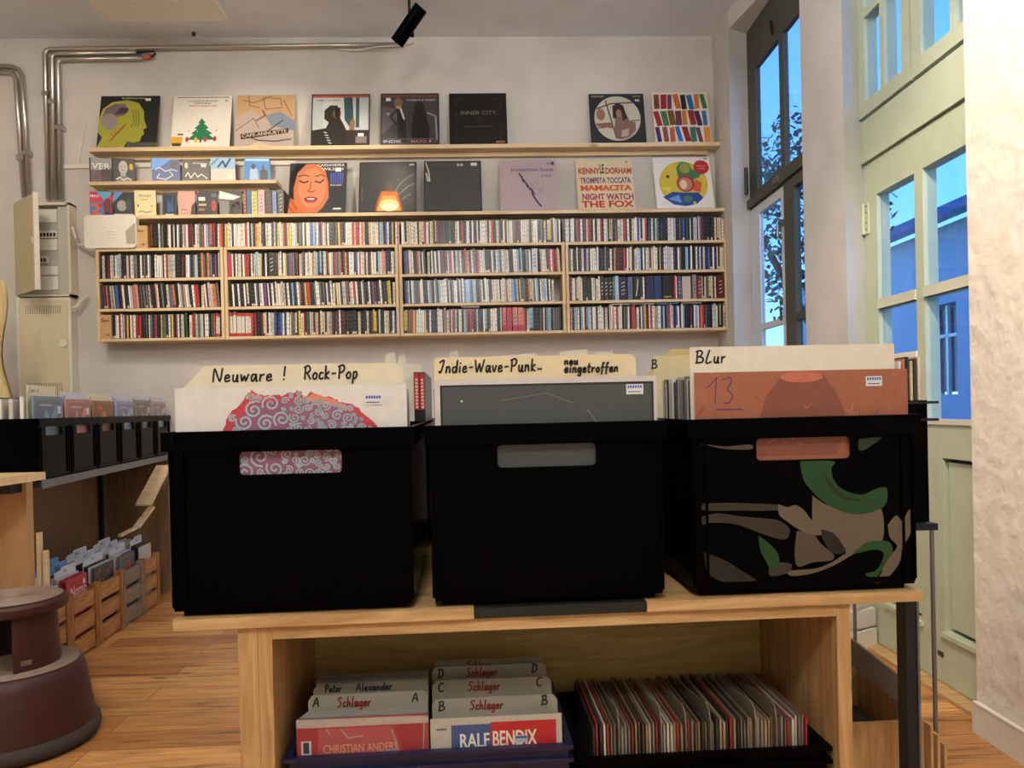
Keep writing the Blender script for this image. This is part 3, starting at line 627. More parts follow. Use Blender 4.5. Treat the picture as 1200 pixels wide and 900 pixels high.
for key, (x0, x1) in segs.items():
    r, u = key; z = row_z[r] + TH / 2 + .0006; s = ROWS[key]; span = x1 - x0
    blocks = [(xat(p, 340) - .0065, xat(p, 340) + .0065, 'card', p, None) for p in CARDS[key]] + [(xat(q[0], 340), xat(q[1], 340), 'big', q[2], q[3]) for q in BIG.get(key, [])]
    blocks.sort(); free = []; x = x0
    for b in blocks:
        a0 = max(b[0], x0); b1 = min(b[1], x1)
        if a0 > x + .004: free.append((x, a0))
        if b[2] == 'card': cards.append((key, (a0 + b1) / 2, b1 - a0, z))
        else: bigs.append((key, a0, b1, z, b[3], b[4]))
        x = max(x, b1)
    if x1 > x + .004: free.append((x, x1))
    lean = LEAN.get(key, 0); tot = sum(b - a for a, b in free); done = 0
    for a, b in free:
        if lean: a += .008
        x = a
        while True:
            w = rr.choice((.0102, .0102, .0102, .0094, .0074, .0065, .012))
            if x + w > b: break
            f = (done + x - a) / tot; i = min(int(f * len(s)), len(s) - 1); ch = s[i]
            if (key == (3, 1) and f < .13) or (key == (3, 0) and f > .94): ch = 'R'
            if rr.random() < .15 and ch != 'R': ch = rr.choice('kkgdwlkn')
            h = rr.choice((.1245,) * 6 + (.127, .132, .121)); sh = lean if lean and b - x - w > 0 else 0
            discs.append([key, x + w / 2, w - .0006, z, h, ch, rr.choice((0, 0, 1, 1, 2)), sh + (rr.gauss(0, .006) if not sh else rr.gauss(0, .004)), rr.uniform(-.004, .005)]); x += w
        done += b - a
def disc_place(o, d, yb=YF + .008):
    k = d[2]
    o.location = (d[1], yb + d[8], d[3] + (abs(d[7]) * k / 2)); o.scale = (k, .14, d[4]); o.rotation_euler = (0, d[7], 0)
order = sorted(range(len(discs)), key=lambda i: discs[i][1]); solo = set(order[:300])
cnt = {}; built = {}
for i in sorted(range(len(discs)), key=lambda i: (discs[i][0], discs[i][1])):
    d = discs[i]
    if i not in solo: continue
    k = (d[0], d[5]); cnt[k] = cnt.get(k, 0) + 1
    v = (d[5], d[6])
    if v in built: o = built[v].copy(); COL.objects.link(o)
    else: o = cd_mesh(*v).build('compact_disc'); built[v] = o
    disc_place(o, d)
    unit = '' if d[0][0] == 0 else ' of the %s shelf' % units[d[0][1]][2]
    tag(o, '%s %s disc spine from the left in the %s%s' % (ordn(cnt[k]), NAME[d[5]], row_nm[d[0][0]], unit), 'compact disc', 'compact discs on the left shelves')
rest = MB()
for i, d in enumerate(discs):
    if i in solo: continue
    mx = Matrix.Translation((d[1], YF + .008 + d[8], d[3] + abs(d[7]) * d[2] / 2)) @ Matrix.Rotation(d[7], 4, 'Y') @ Matrix.Diagonal((d[2], .14, d[4], 1))
    src = cd_mesh(d[5], d[6]); o = len(rest.v); rest.v += [tuple(mx @ Vector(v)) for v in src.v]
    for f, k in zip(src.f, src.m): rest.f.append(tuple(o + q for q in f)); rest.m.append(rest.mi(src.mats[k]))
tag(rest.build('compact_discs'), 'hundreds of compact disc spines filling the middle and right shelves', 'compact discs', None, 'stuff')
for j, (key, x, w, z) in enumerate(cards):
    mb = MB(); mb.box(-w / 2 + .0005, w / 2 - .0005, 0, .12, 0, .117, M['paper'])
    rq = random.Random(j); a = Art(1, 1, mb=mb); a.y = -.0003
    for k in range(rq.randint(4, 6)):
        zz_ = .012 + k * .018; a.stroke([(-.003, zz_), (.003, zz_ + .004), (-.002, zz_ + .009), (.003, zz_ + .012)], .0022, (20, 20, 22), ab=True)
    o = mb.build('divider_card', None, (x, YF + .006, z))
    near = [q for q in cards if q[0] == key]; n = sorted(q[1] for q in near).index(x) + 1
    unit = '' if key[0] == 0 else ' of the %s shelf' % units[key[1]][2]
    if key[0] == 0: n = sorted(q[1] for q in cards if q[0][0] == 0).index(x) + 1; near = [q for q in cards if q[0][0] == 0]
    lab = 'cream divider in the %s%s' % (row_nm[key[0]], unit) + (', %s from the left' % ordn(n) if len(near) > 1 else '')
    tag(o, lab, 'divider', 'cream dividers among the discs')
for j, (key, a_, b_, z, c, nm) in enumerate(bigs):
    w = b_ - a_ - .001; mb = MB(); h = .128 if key != (2, 3) else random.Random(j).uniform(.122, .132)
    mb.box(-w / 2, w / 2, 0, .135, 0, h, flat(c, .35)); a = Art(1, 1, mb=mb); a.y = -.0003; rq = random.Random(j * 7 + 1); ink = (200, 200, 196) if sum(c) < 300 else (60, 50, 60)
    if 'moon' in nm: a.ell(-.008, .07, .007, .009, (190, 150, 170)); a.mb = mb
    if 'slash' in nm: a.stroke([(-.006, .02), (.001, .06), (.005, .11)], .004, (220, 220, 220), ab=True)
    elif 'yellow' in nm: a.stroke([(-.02, .012), (-.012, .016), (-.006, .01), (.004, .016), (.016, .012)], .005, (206, 180, 60), ab=True)
    elif nm not in ('beige', 'pale blue', 'deep navy', 'teal blue'):
        for k in range(4): a.stroke([(-w * .2, .03 + k * .02), (w * .2, .036 + k * .02)], .004, ink, ab=True)
    if key == (3, 2): a.poly([(-w / 2, .0), (w / 2, .0), (w / 2, .03), (-w / 2, .03)], (176, 40, 76), ab=True)
    o = mb.build('box_set', None, ((a_ + b_) / 2, YF + .008, z))
    tag(o, '%s box set spine standing in the %s of the %s shelf' % (nm, row_nm[key[0]], units[key[1]][2]), 'box set', 'box sets among the discs')
# flat discs lying on the bottom rows
for px0, px1, c, nm in ((541, 562, 'w', 'white'), (716, 739, 'w', 'white'), (741, 768, 'l', 'grey'), (771, 796, 'c', 'pale blue'), (800, 824, 't', 'cream')):
    x0, x1 = xat(px0, 370), xat(px1, 370); ztop = ZC + TH / 2 + .1345
    mb = MB(); mb.box(0, x1 - x0, 0, .12, 0, .0065, flat(PAL[c], .3)); mb.box(.001, x1 - x0 - .001, -.0005, 0, .001, .0022, clear2)
    pos = 'third shelf' if px0 < 600 else 'rightmost shelf'
    tag(mb.build('compact_disc', None, (x0, YF + .02, ztop)), '%s disc lying flat on top of the bottom row of the %s' % (nm, pos), 'compact disc')
# cardboard start boxes
def start_box(px0, px1, ytop, z, txt, label):
    x0, x1 = xat(px0, 380), xat(px1, 380); w = x1 - x0; h = zat((px0 + px1) / 2, ytop) - z
    mb = MB(); mb.box(-w / 2, w / 2, 0, .12, 0, h, flat((196, 158, 112), .7)); a = Art(1, 1, mb=mb); a.y = -.0004
    a.hand(txt, -w * .42, h * .72, h * .14, .0022, (20, 18, 18), 1.0 if len(txt) < 6 else .62); a.hand('>', -w * .1, h * .06, .032, .0025, (20, 18, 18))
    tag(mb.build('divider_box', None, ((x0 + x1) / 2, YF + .004, z)), label, 'divider')
start_box(161, 175, 264, ZT + TH / 2 + .0005, 'Jazz', 'brown card box marked Jazz beside the white router')
start_box(117.5, 130, 369, ZC + TH / 2 + .0005, 'Klassik', 'brown card box with an arrow at the left end of the bottom row')
# ============================================================ FACE-OUT DISCS
def face_disc(px0, px1, py0, py1, Y, base, draw, thick, turn, label, name='compact_disc', cat='compact disc'):
    x0, x1 = at_Y(px0, py1, Y).x, at_Y(px1, py1, Y).x; w = (x1 - x0) * .97; h = at_Y((px0 + px1) / 2, py0, Y).z - base
    mb = MB(); mb.box(-w / 2, w / 2, -thick / 2, thick / 2, 0, h, clear2); a = Art(w, h, thick, mb); draw(a)
    return tag(mb.build(name, None, ((x0 + x1) / 2, Y + .01, base + .0008), R(turn)), label, cat)
K, WH = (20, 20, 22), (230, 228, 222)
def c_ver(a): a.rect(.06, 0, 1, 1, (90, 70, 74)).rect(.06, .5, 1, 1, (150, 146, 148)).rect(.5, .0, 1, .6, K); a.text('VER', -a.w * .4, a.h * .55, .032, WH, a.w * .8); a.stroke([(.15, .1), (.4, .3), (.7, .15)], .006, (130, 50, 60))
def c_port(a): a.rect(.06, 0, 1, 1, (62, 62, 62)).ell(.5, .62, .2, .28, (190, 186, 180)).rect(.38, .18, .62, .4, (170, 168, 164)).ell(.43, .66, .03, .02, K).ell(.57, .66, .03, .02, K).stroke([(.45, .5), (.56, .5)], .003, K); a.poly([(.15, 0), (.35, .25), (.65, .25), (.95, 0)], (120, 120, 118)).stroke([(.2, .12), (.35, .2), (.5, .08), (.7, .18), (.85, .1)], .006, WH).ell(.85, .65, .08, .14, (210, 180, 60))
def c_blue(a): a.rect(.04, 0, 1, 1, (24, 60, 130)).poly([(.04, 1), (.7, 1), (.3, .6), (.04, .5)], (70, 140, 220)).stroke([(.15, .5), (.3, .6), (.5, .45), (.7, .55), (.9, .5)], .004, WH).stroke([(.3, .35), (.2, .15), (.5, .1), (.75, .3), (.65, .45)], .004, WH).ell(.78, .75, .12, .15, K)
def c_dark(a): a.rect(0, 0, 1, 1, (44, 42, 40)).ell(.14, .72, .06, .14, (200, 190, 176)).text('SLOWDOWN', -a.w * .1, a.h * .82, .008, WH).rect(.68, .68, .88, .85, (190, 190, 186)).stroke([(.1, .2), (.2, .4), (.3, .15), (.45, .4), (.55, .2), (.7, .35), (.9, .15)], .005, WH)
def c_half(a): a.rect(0, 0, 1, 1, (206, 204, 198)).rect(0, .52, 1, 1, (150, 190, 216)).stroke([(.3, .6), (.5, .85), (.6, .6), (.8, .95)], .01, (50, 80, 130)).stroke([(.05, .7), (.3, .95)], .008, (90, 130, 180)).ell(.78, .2, .09, .12, WH)
def c_cyan(a): a.rect(0, 0, 1, 1, (44, 130, 206)).rect(.05, .86, .95, .96, (160, 210, 240)).poly([(.2, .05), (.22, .5), (.35, .65), (.5, .5), (.55, .05)], (160, 190, 220)).ell(.35, .62, .08, .12, K).poly([(.6, .05), (.6, .45), (.68, .5), (.72, .8), (.78, .5), (.9, .45), (.9, .05)], (30, 34, 50))
def c_z(a): a.rect(0, 0, 1, 1, (206, 50, 90)).poly([(.3, 1), (1, 1), (.7, .6)], (90, 170, 200)).rect(.02, .02, .6, .6, (60, 130, 180)).stroke([(.12, .48), (.5, .48), (.12, .1), (.5, .1)], .016, (220, 90, 70)).ell(.8, .45, .2, .3, (110, 50, 60)).rect(.62, .02, .98, .2, (40, 40, 110)); a.text('MAX', -a.w * .45, a.h * .78, .014, WH)
def c_grp(a): a.rect(0, 0, 1, 1, (30, 34, 44)).poly([(0, 1), (.5, 1), (0, .6)], (90, 140, 200)).ell(.4, .45, .25, .22, (150, 150, 150)).ell(.75, .5, .15, .25, (60, 60, 62)).rect(0, 0, 1, .12, (190, 200, 216)).rect(.25, .02, .6, .1, (220, 90, 30))
def c_crm(a): a.rect(0, 0, 1, 1, (222, 212, 164)).text('TROUBLE', -a.w * .32, a.h * .75, .011, (60, 60, 50), a.w * .6).text('LIVE IN', -a.w * .2, a.h * .62, .008, (120, 70, 50)).stroke([(.2, .18), (.35, .22), (.5, .15), (.8, .2)], .004, (70, 70, 50)).ell(.16, .42, .03, .05, (50, 50, 40)).ell(.8, .4, .03, .04, (90, 90, 60))
def c_navy(a): a.rect(0, 0, 1, 1, (60, 64, 70)).rect(.1, .15, .9, .92, (20, 40, 70)).poly([(.3, .2), (.4, .8), (.55, .5), (.7, .85), (.8, .2)], (50, 90, 130)).rect(.2, .04, .8, .1, WH)
def c_pink(a): a.rect(0, 0, 1, 1, (206, 160, 144)).rect(.2, .1, .5, .28, (180, 60, 40)).rect(.24, .13, .34, .24, WH).rect(.38, .13, .46, .24, WH).poly([(.7, 0), (.78, .4), (1, .6), (1, 0)], (60, 50, 60))
def c_coll(a): a.rect(0, 0, 1, 1, (34, 34, 40)).rect(.08, .6, .4, .75, WH).rect(.08, .4, .45, .48, (200, 180, 140)).rect(.08, .2, .38, .3, (150, 110, 70)).ell(.82, .4, .12, .22, (180, 50, 60)).rect(.7, .75, .95, .9, (90, 90, 100)).poly([(0, .85), (.15, .98), (.05, .98)], (200, 60, 120))
def c_bw(a): a.rect(0, 0, 1, 1, (26, 26, 26)).rect(0, 0, .42, .6, (120, 120, 120)).poly([(0, .98), (.95, .75), (.6, .62), (0, .66)], (220, 220, 218)).stroke([(.5, .1), (.6, .4), (.8, .5), (.95, .3)], .02, (50, 52, 48))
zc = Z_CD1
for q in ((105, 131, 185, 'V', c_ver, 'grey and black disc with large white letters, first on the short shelf'), (131, 157, 185.5, 'P', c_port, 'disc with a grey portrait and yellow spot on the short shelf'), (177, 210, 186, 'B', c_blue, 'deep blue disc with white scribble on the short shelf'), (214, 245, 187.5, 'D', c_dark, 'charcoal disc with white handwriting on the short shelf'), (246.5, 276, 184.5, 'H', c_half, 'disc half pale blue and half grey on the short shelf'), (286, 317, 185, 'C', c_cyan, 'bright blue disc standing alone at the right end of the short shelf')):
    face_disc(q[0], q[1], q[2], 211, 4.208, zc, q[4], .012, random.Random(q[0]).uniform(8, 14) if q[0] < 215 else 3, q[5])
zl = Z_LOW
for q in ((105, 131, 224.5, c_z, 'pink and blue disc with a large Z, left end of the lower row'), (133.5, 156, 225, c_grp, 'dark group photo disc with an orange foot mark'), (157.5, 183, 223, c_crm, 'cream disc with small dark lettering'), (190, 207, 226.5, c_navy, 'navy framed disc behind the lower row'), (208.5, 229, 224, c_pink, 'dusty pink disc with a red stamp'), (230.5, 255, 223.5, c_coll, 'black collage disc with a red figure'), (257, 284, 223, c_bw, 'black disc with a white brush stroke')):
    face_disc(q[0], q[1], q[2], 251, 4.172, zl, q[3], .012, 3 if q[0] > 150 else 7, q[4])
# left end of the lower shelf needs its own short board
e = empty('wall_shelf', (xat(104, 251, 4.15), YW - .001, Z_LOW - .018), 0, 'short rough board under the left end of the lower disc row', 'shelf')
MB().box(0, xat(161.5, 251, 4.15) - xat(104, 251, 4.15), -.14, 0, 0, .0175, M['pine']).build('board', e)
for i, (px0, px1, c, nm) in enumerate(((285.5, 289, (150, 60, 50), 'brown red'), (289.5, 294.5, (40, 110, 170), 'strong blue'), (295, 302, (200, 196, 110), 'pale yellow'), (302.5, 310.5, (198, 176, 178), 'pinkish grey'), (311, 319, (22, 20, 24), 'black'), (319.5, 324.5, (110, 140, 200), 'light blue'), (325.5, 333, (40, 36, 30), 'dark brown'))):
    x0, x1 = xat(px0, 240, 4.17), xat(px1, 240, 4.17); w = x1 - x0 - .001; mb = MB(); h = .132 - .004 * (i % 3)
    mb.box(-w / 2, w / 2, 0, .12, 0, h, flat(c, .35)); a = Art(1, 1, mb=mb); a.y = -.0004
    for k in range(5): a.stroke([(-w * .2, .02 + k * .02), (w * .2, .027 + k * .02)], .003, (200, 60, 130) if i == 4 else (220, 215, 200) if sum(c) < 300 else (80, 76, 70), ab=True)
    tag(mb.build('box_set', None, ((x0 + x1) / 2, 4.165, zl + .0008)), '%s box set spine left of the portrait sleeve' % nm, 'box set', 'box sets at the end of the face-out row')
# ============================================================ RECORD SLEEVES ON THE WALL
S = .315
def sleeve(px0, px1, pyb, base, lean, draw, label, edge=(30, 30, 32), stick=None, back=None):
    Y = 4.151 if base < 2.2 else 4.212; c = at_Y((px0 + px1) / 2, pyb, Y); w = at_Y(px1, pyb, Y).x - at_Y(px0, pyb, Y).x; w = min(max(w, .295), .33)
    e = empty('record_sleeve', (c.x, Y, base + .002), 0, label, 'record', rx=R(-lean))
    mb = MB(); mb.box(-w / 2, w / 2, -.002, .002, 0, w, flat(edge, .4)); a = Art(w, w, .004, mb); draw(a); mb.build('printed_cover', e)
    if stick: sticker(e, (stick[0] - .5) * w, stick[1] * w, y=a.y - .0004)
    return e
def a_head(a):
    a.rect(0, 0, 1, 1, (34, 36, 34)).poly([(.0, 0), (.0, .55), (.05, .75), (.2, .88), (.45, .92), (.65, .86), (.75, .7), (.76, .55), (.82, .38), (.76, .35), (.78, .26), (.74, .22), (.72, .12), (.6, .1), (.5, .12), (.46, 0)], (168, 166, 62))
    a.poly([(.05, .6), (.1, .76), (.25, .85), (.42, .84), (.5, .72), (.42, .62), (.25, .58)], (120, 104, 110)).ell(.18, .5, .14, .16, (150, 140, 134), rot=.3).poly([(.25, .64), (.35, .78), (.48, .76), (.45, .66)], (70, 60, 70))
    for k in range(6): a.stroke([(.2 + k * .04, .12 + k * .05), (.28 + k * .03, .2 + k * .04), (.24 + k * .045, .26 + k * .04)], .005, (170, 70, 60))
    for k in range(3): a.stroke([(.55 + k * .05, .72), (.6 + k * .04, .5), (.56 + k * .05, .4)], .003, (60, 66, 24))
    a.poly([(0, .0), (.08, .2), (.0, .3)], (30, 60, 60)).rect(.5, 0, 1, .1, (80, 84, 78)); a.text('The Wild Flowers Group', -a.w * .15, a.h * .94, .009, (220, 214, 190), a.w * .42).rect(.76, .9, .85, .95, WH)
def a_tree(a):
    a.rect(0, 0, 1, 1, (226, 222, 212)).rect(.06, .96, .95, .975, (90, 80, 80)); a.text('A CHARLIE BROWN', -a.w * .25, a.h * .88, .011, (40, 110, 70), a.w * .5).text('CHRISTMAS', -a.w * .16, a.h * .835, .010, (40, 110, 70), a.w * .3).text('VINCE GUARALDI TRIO', -a.w * .24, a.h * .785, .010, (190, 50, 50), a.w * .48)
    a.poly([(.5, .56), (.44, .46), (.48, .46), (.38, .36), (.43, .35), (.33, .26), (.38, .25), (.27, .14), (.76, .14), (.64, .24), (.7, .26), (.58, .35), (.63, .37), (.54, .46), (.57, .47)], (36, 120, 84)).stroke([(.5, .1), (.5, .15)], .01, (90, 60, 40))
    for x, y, c in ((.27, .15, (180, 60, 60)), (.42, .14, (210, 180, 60)), (.58, .15, (190, 60, 70)), (.74, .16, (180, 50, 60))): a.ell(x, y, .03, .05, c).ell(x + .02, y + .16, .012, .012, c)
    a.rect(.0, .05, .19, .2, (210, 160, 60)).rect(.02, .02, .17, .08, (70, 60, 50)).rect(.1, .23, .2, .26, (80, 90, 90)).rect(.88, .89, .93, .91, (90, 100, 150))
def a_cafe(a):
    a.rect(0, 0, 1, 1, (196, 160, 120)).poly([(0, .55), (.25, .7), (.5, .5), (.7, .6), (1, .4), (1, .0), (0, .0)], (186, 170, 160)).poly([(.5, .6), (.75, .68), (1, .5), (1, .3), (.6, .4)], (130, 140, 158))
    for q in ([(.2, 1), (.22, .8), (.4, .75)], [(.45, .95), (.75, .93), (.78, .75), (.5, .72), (.45, .95)], [(.1, .9), (.3, .85), (.6, .98)], [(0, .3), (.3, .55), (.4, .35)], [(.8, .9), (.95, .6)]): a.stroke(q, .004, (110, 80, 60))
    for q in ([(.35, .5), (.5, .6), (.45, .7)], [(.2, .2), (.4, .12), (.7, .1), (.95, .14)], [(.55, .3), (.8, .5)]): a.stroke(q, .008, (90, 84, 90))
    a.poly([(.1, .14), (.9, .26), (.91, .35), (.09, .24)], (40, 34, 32)); a.text('CAFE-ANNUETTE', -a.w * .38, a.h * .17, .02, (220, 200, 170), a.w * .76, rot=.13); a.poly([(.2, 0), (.4, .1), (.6, .02), (.6, 0)], (210, 190, 160))
def a_man(a):
    a.rect(.02, .02, .98, .98, (190, 194, 196)).rect(.02, .93, .98, .98, (170, 90, 66)).poly([(.02, .02), (.02, .3), (.25, .34), (.3, .45), (.22, .52), (.22, .68), (.32, .78), (.44, .78), (.48, .7), (.5, .52), (.56, .4), (.6, .3), (.66, .02)], (44, 40, 38)).ell(.44, .62, .07, .1, (130, 90, 70)).poly([(.36, .7), (.5, .74), (.47, .5), (.4, .55), (.4, .68)], (26, 22, 22))
    a.poly([(.55, .93), (.57, .5), (.66, .35), (.73, .4), (.7, .93)], (52, 80, 86)).rect(.76, .35, .82, .93, (60, 84, 90)).poly([(.64, .18), (.66, .45), (.72, .55), (.75, .45), (.73, .2)], (140, 100, 84)).rect(.6, .02, .98, .3, (50, 44, 42)).rect(.76, .05, .95, .18, (130, 120, 116)).rect(.8, .18, .9, .24, WH).rect(.02, .34, .2, .9, (176, 182, 186)).text('fragile in a box', -a.w * .42, a.h * .87, .009, (90, 50, 40), a.w * .4)
    for k in range(5): a.stroke([(.22 + k * .02, .26 - k * .05), (.27 + k * .02, .25 - k * .05)], .004, WH)
def a_duo(a):
    a.rect(.02, .02, .98, .98, (66, 62, 68)).rect(.02, .93, .98, .97, (120, 70, 60)).poly([(.02, .2), (.3, .5), (.3, .7), (.02, .75)], (96, 92, 100)).ell(.3, .8, .06, .1, (180, 150, 120)).poly([(.22, .85), (.3, .93), (.38, .84), (.36, .75), (.24, .75)], (120, 100, 80)).poly([(.26, .7), (.36, .7), (.42, .5), (.44, .05), (.28, .05), (.3, .4)], (36, 34, 38)).stroke([(.26, .66), (.16, .55), (.26, .42), (.36, .34)], .012, (50, 48, 52)).stroke([(.34, .7), (.4, .5)], .01, (200, 200, 204)).ell(.13, .6, .03, .03, (190, 150, 130))
    a.ell(.66, .72, .09, .12, (30, 26, 28)).poly([(.56, .65), (.76, .65), (.84, .3), (.82, .05), (.54, .05), (.52, .3)], (28, 25, 30)).stroke([(.8, .62), (.94, .55), (.96, .1)], .008, (150, 150, 160)).stroke([(.1, .12), (.9, .12)], .003, (120, 110, 120))
    a.text("ROBIN'S & GREET", -a.w * .05, a.h * .85, .011, (190, 180, 184), a.w * .5).text('INDIE', -a.w * .45, a.h * .05, .016, (190, 190, 230), a.w * .3).text('MAYO 9', a.w * .02, a.h * .05, .016, (210, 140, 150), a.w * .34).rect(.09, .85, .17, .91, WH)
def a_inner(a):
    a.rect(0, 0, 1, 1, (12, 12, 13)); gd = (84, 78, 64)
    for q in ([(.12, .75), (.12, .88), (.25, .88)], [(.75, .88), (.9, .88), (.9, .62)], [(.12, .25), (.12, .12), (.25, .12)], [(.75, .12), (.9, .12), (.9, .3)], [(.12, .62), (.12, .4)]): a.stroke(q, .002, gd)
    a.text('INNER CITY', -a.w * .3, a.h * .58, .024, (110, 104, 90), a.w * .62).text('PARADISE DUET', -a.w * .24, a.h * .33, .010, gd, a.w * .5).rect(.47, .44, .53, .5, (40, 38, 34)).rect(.8, .03, .95, .07, (150, 110, 50))
def a_pic(a):
    a.rect(0, 0, 1, 1, (40, 42, 50)).ell(.5, .5, .42, .45, (196, 190, 176), 40); c = (70, 58, 56)
    a.poly([(.42, .2), (.46, .5), (.42, .7), (.5, .8), (.6, .78), (.66, .6), (.72, .45), (.82, .42), (.82, .25), (.7, .12), (.55, .08), (.45, .1)], (128, 100, 92)).poly([(.42, .5), (.42, .75), (.52, .82), (.62, .76), (.68, .5), (.6, .45), (.58, .62), (.5, .62), (.48, .5)], (50, 40, 40)).ell(.53, .6, .05, .08, (150, 120, 106)).poly([(.56, .25), (.7, .3), (.68, .15), (.55, .12)], (180, 160, 150))
    a.stroke([(.3, .86), (.46, .1)], .008, (90, 92, 96)).stroke([(.09, .3), (.4, .34)], .006, c).poly([(.1, .4), (.38, .42), (.4, .3), (.12, .34)], (136, 90, 84)).ell(.2, .58, .08, .12, (150, 110, 100)).stroke([(.14, .7), (.4, .8), (.8, .82)], .008, c).stroke([(.75, .45), (.9, .46)], .006, c)
    a.text('THRENODY', -a.w * .46, a.h * .93, .010, (200, 190, 130), a.w * .24).text('DATA', a.w * .3, a.h * .93, .010, (200, 190, 130), a.w * .14)
def a_grid(a):
    a.rect(0, 0, 1, 1, (226, 220, 206)); rq = random.Random(5)
    cols = [[(124, 70, 40), (160, 36, 40), (120, 60, 90), (204, 110, 44), (26, 30, 50), (40, 110, 170), (206, 120, 50), (60, 110, 60)], [(160, 30, 50), (70, 120, 70), (120, 80, 30), (110, 60, 80), (206, 130, 50), (150, 40, 40), (70, 30, 80), (50, 120, 180)], [(70, 40, 100), (140, 80, 60), (190, 100, 60), (50, 110, 180), (150, 40, 50), (50, 120, 90), (110, 60, 90), (214, 140, 50)]]
    for r in range(3):
        x = .03
        for k in range(8):
            w = .075 + rq.random() * .035; z0 = .66 - r * .325 + rq.uniform(-.01, .01); s = rq.uniform(-.03, .01)
            a.poly([(x - s, z0), (x + w - s, z0 + .01), (x + w + s, z0 + .3), (x + s, z0 + .29)], cols[r][k]); a.stroke([(x + .02, z0 + .05), (x + .03, z0 + .22)], .003, tuple(int(v * .8) for v in cols[r][k])); x += .121
def a_face(a):
    a.rect(0, 0, 1, 1, (60, 66, 70)).poly([(.02, 0), (.1, .2), (.06, .5), (.1, .8), (.22, .97), (.5, .99), (.62, .85), (.68, .6), (.7, .3), (.6, .1), (.5, 0)], (206, 124, 86)).poly([(.0, .3), (.02, .8), (.14, .98), (.3, 1), (.14, .8), (.08, .5), (.1, .2)], (34, 30, 32)).poly([(.4, 1), (.66, .9), (.72, .6), (.78, .3), (.74, .1), (1, 0), (1, 1)], (58, 58, 64))
    a.ell(.4, .5, .24, .4, (222, 142, 104)).stroke([(.18, .64), (.25, .6), (.33, .63)], .008, (50, 30, 30)).stroke([(.45, .63), (.54, .6), (.6, .66)], .008, (50, 30, 30)).stroke([(.16, .73), (.26, .76), (.34, .73)], .006, (90, 50, 40)).stroke([(.46, .73), (.56, .76), (.62, .73)], .006, (90, 50, 40)).stroke([(.38, .62), (.37, .48), (.33, .43), (.4, .41), (.46, .44)], .006, (160, 84, 60))
    a.ell(.39, .27, .12, .05, (150, 56, 60)).ell(.39, .275, .07, .015, (240, 226, 220)).ell(.39, .22, .09, .025, (180, 84, 84)).poly([(0, 0), (.04, .3), (.12, .22), (.3, .0)], (214, 110, 60)).stroke([(.03, .28), (.16, .06)], .005, (150, 70, 40)).stroke([(.0, .16), (.1, .02)], .005, (150, 70, 40))
    a.text('CASSANDRA', -a.w * .02, a.h * .93, .016, WH, a.w * .48).text('WILSON', a.w * .06, a.h * .85, .016, WH, a.w * .38)
    for k in range(6): a.rect(.72 + k * .04, .58, .74 + k * .04, .8, (90, 110, 200))
    a.text('BLUE LIGHT', a.w * .22, a.h * .53, .010, WH, a.w * .2).rect(.78, .06, .92, .09, WH).rect(.8, .82, .9, .9, WH)
def a_glow(a):
    a.rect(.02, .02, .98, .98, (58, 60, 62)).stroke([(.62, .4), (.75, .6), (.95, .75)], .008, (120, 122, 124)).stroke([(.7, .35), (.85, .5), (.95, .55)], .006, (140, 142, 144)).stroke([(.75, .25), (.9, .35)], .01, (110, 112, 114)).stroke([(.05, .5), (.06, .2)], .004, (96, 98, 100))
    a.poly([(.28, .02), (.32, .25), (.38, .42), (.68, .42), (.72, .25), (.78, .02)], (150, 80, 40)).poly([(.3, .02), (.34, .22), (.4, .4), (.66, .4), (.7, .22), (.75, .02)], (214, 110, 56)).poly([(.32, .02), (.37, .2), (.42, .32), (.63, .32), (.68, .2), (.73, .02)], (240, 170, 80)).ell(.53, .13, .17, .12, (252, 222, 150)).ell(.53, .1, .14, .07, (255, 246, 214)).poly([(.45, .42), (.47, .55), (.53, .62), (.58, .55), (.6, .42)], (90, 74, 60)).rect(.87, .92, .96, .96, (190, 192, 194))
def a_grey(a):
    a.rect(.02, .02, .98, .98, (70, 72, 73)).stroke([(.03, .97), (.08, .8), (.1, .6)], .007, (200, 196, 170)).stroke([(.04, .75), (.07, .6)], .01, (180, 180, 170)).rect(.1, .9, .7, .96, (78, 80, 81)).ell(.6, .92, .025, .03, (190, 190, 180)).ell(.66, .92, .025, .03, (190, 190, 180)).rect(.82, .9, .93, .96, WH).stroke([(.2, .3), (.8, .32)], .002, (90, 92, 93)).stroke([(.5, .1), (.52, .7)], .002, (84, 86, 87))
def a_lilac(a):
    a.rect(0, 0, 1, 1, (178, 160, 164)); a.text('imitation lone', -a.w * .3, a.h * .77, .022, (96, 70, 120), a.w * .74).text('(mi)', a.w * .22, a.h * .65, .020, (120, 96, 140), a.w * .18)
    rq = random.Random(2)
    for k in range(26):
        x = .34 + rq.random() * .4; y = .62 - rq.random() * .25; a.stroke([(x, y), (x + .05, y - .03), (x + .03, y - .08)], .0016, (150, 130, 160))
    p = [(.34, .72), (.38, .66), (.4, .58), (.46, .52), (.5, .44), (.55, .38), (.56, .3), (.6, .22), (.66, .12), (.7, .07)]; a.stroke(p, .009, (54, 34, 70)); a.stroke([(.42, .6), (.47, .46), (.54, .42), (.6, .3)], .006, (70, 50, 90)); a.rect(.83, .9, .88, .93, (100, 120, 190)).ell(.93, .92, .03, .035, (60, 70, 50))
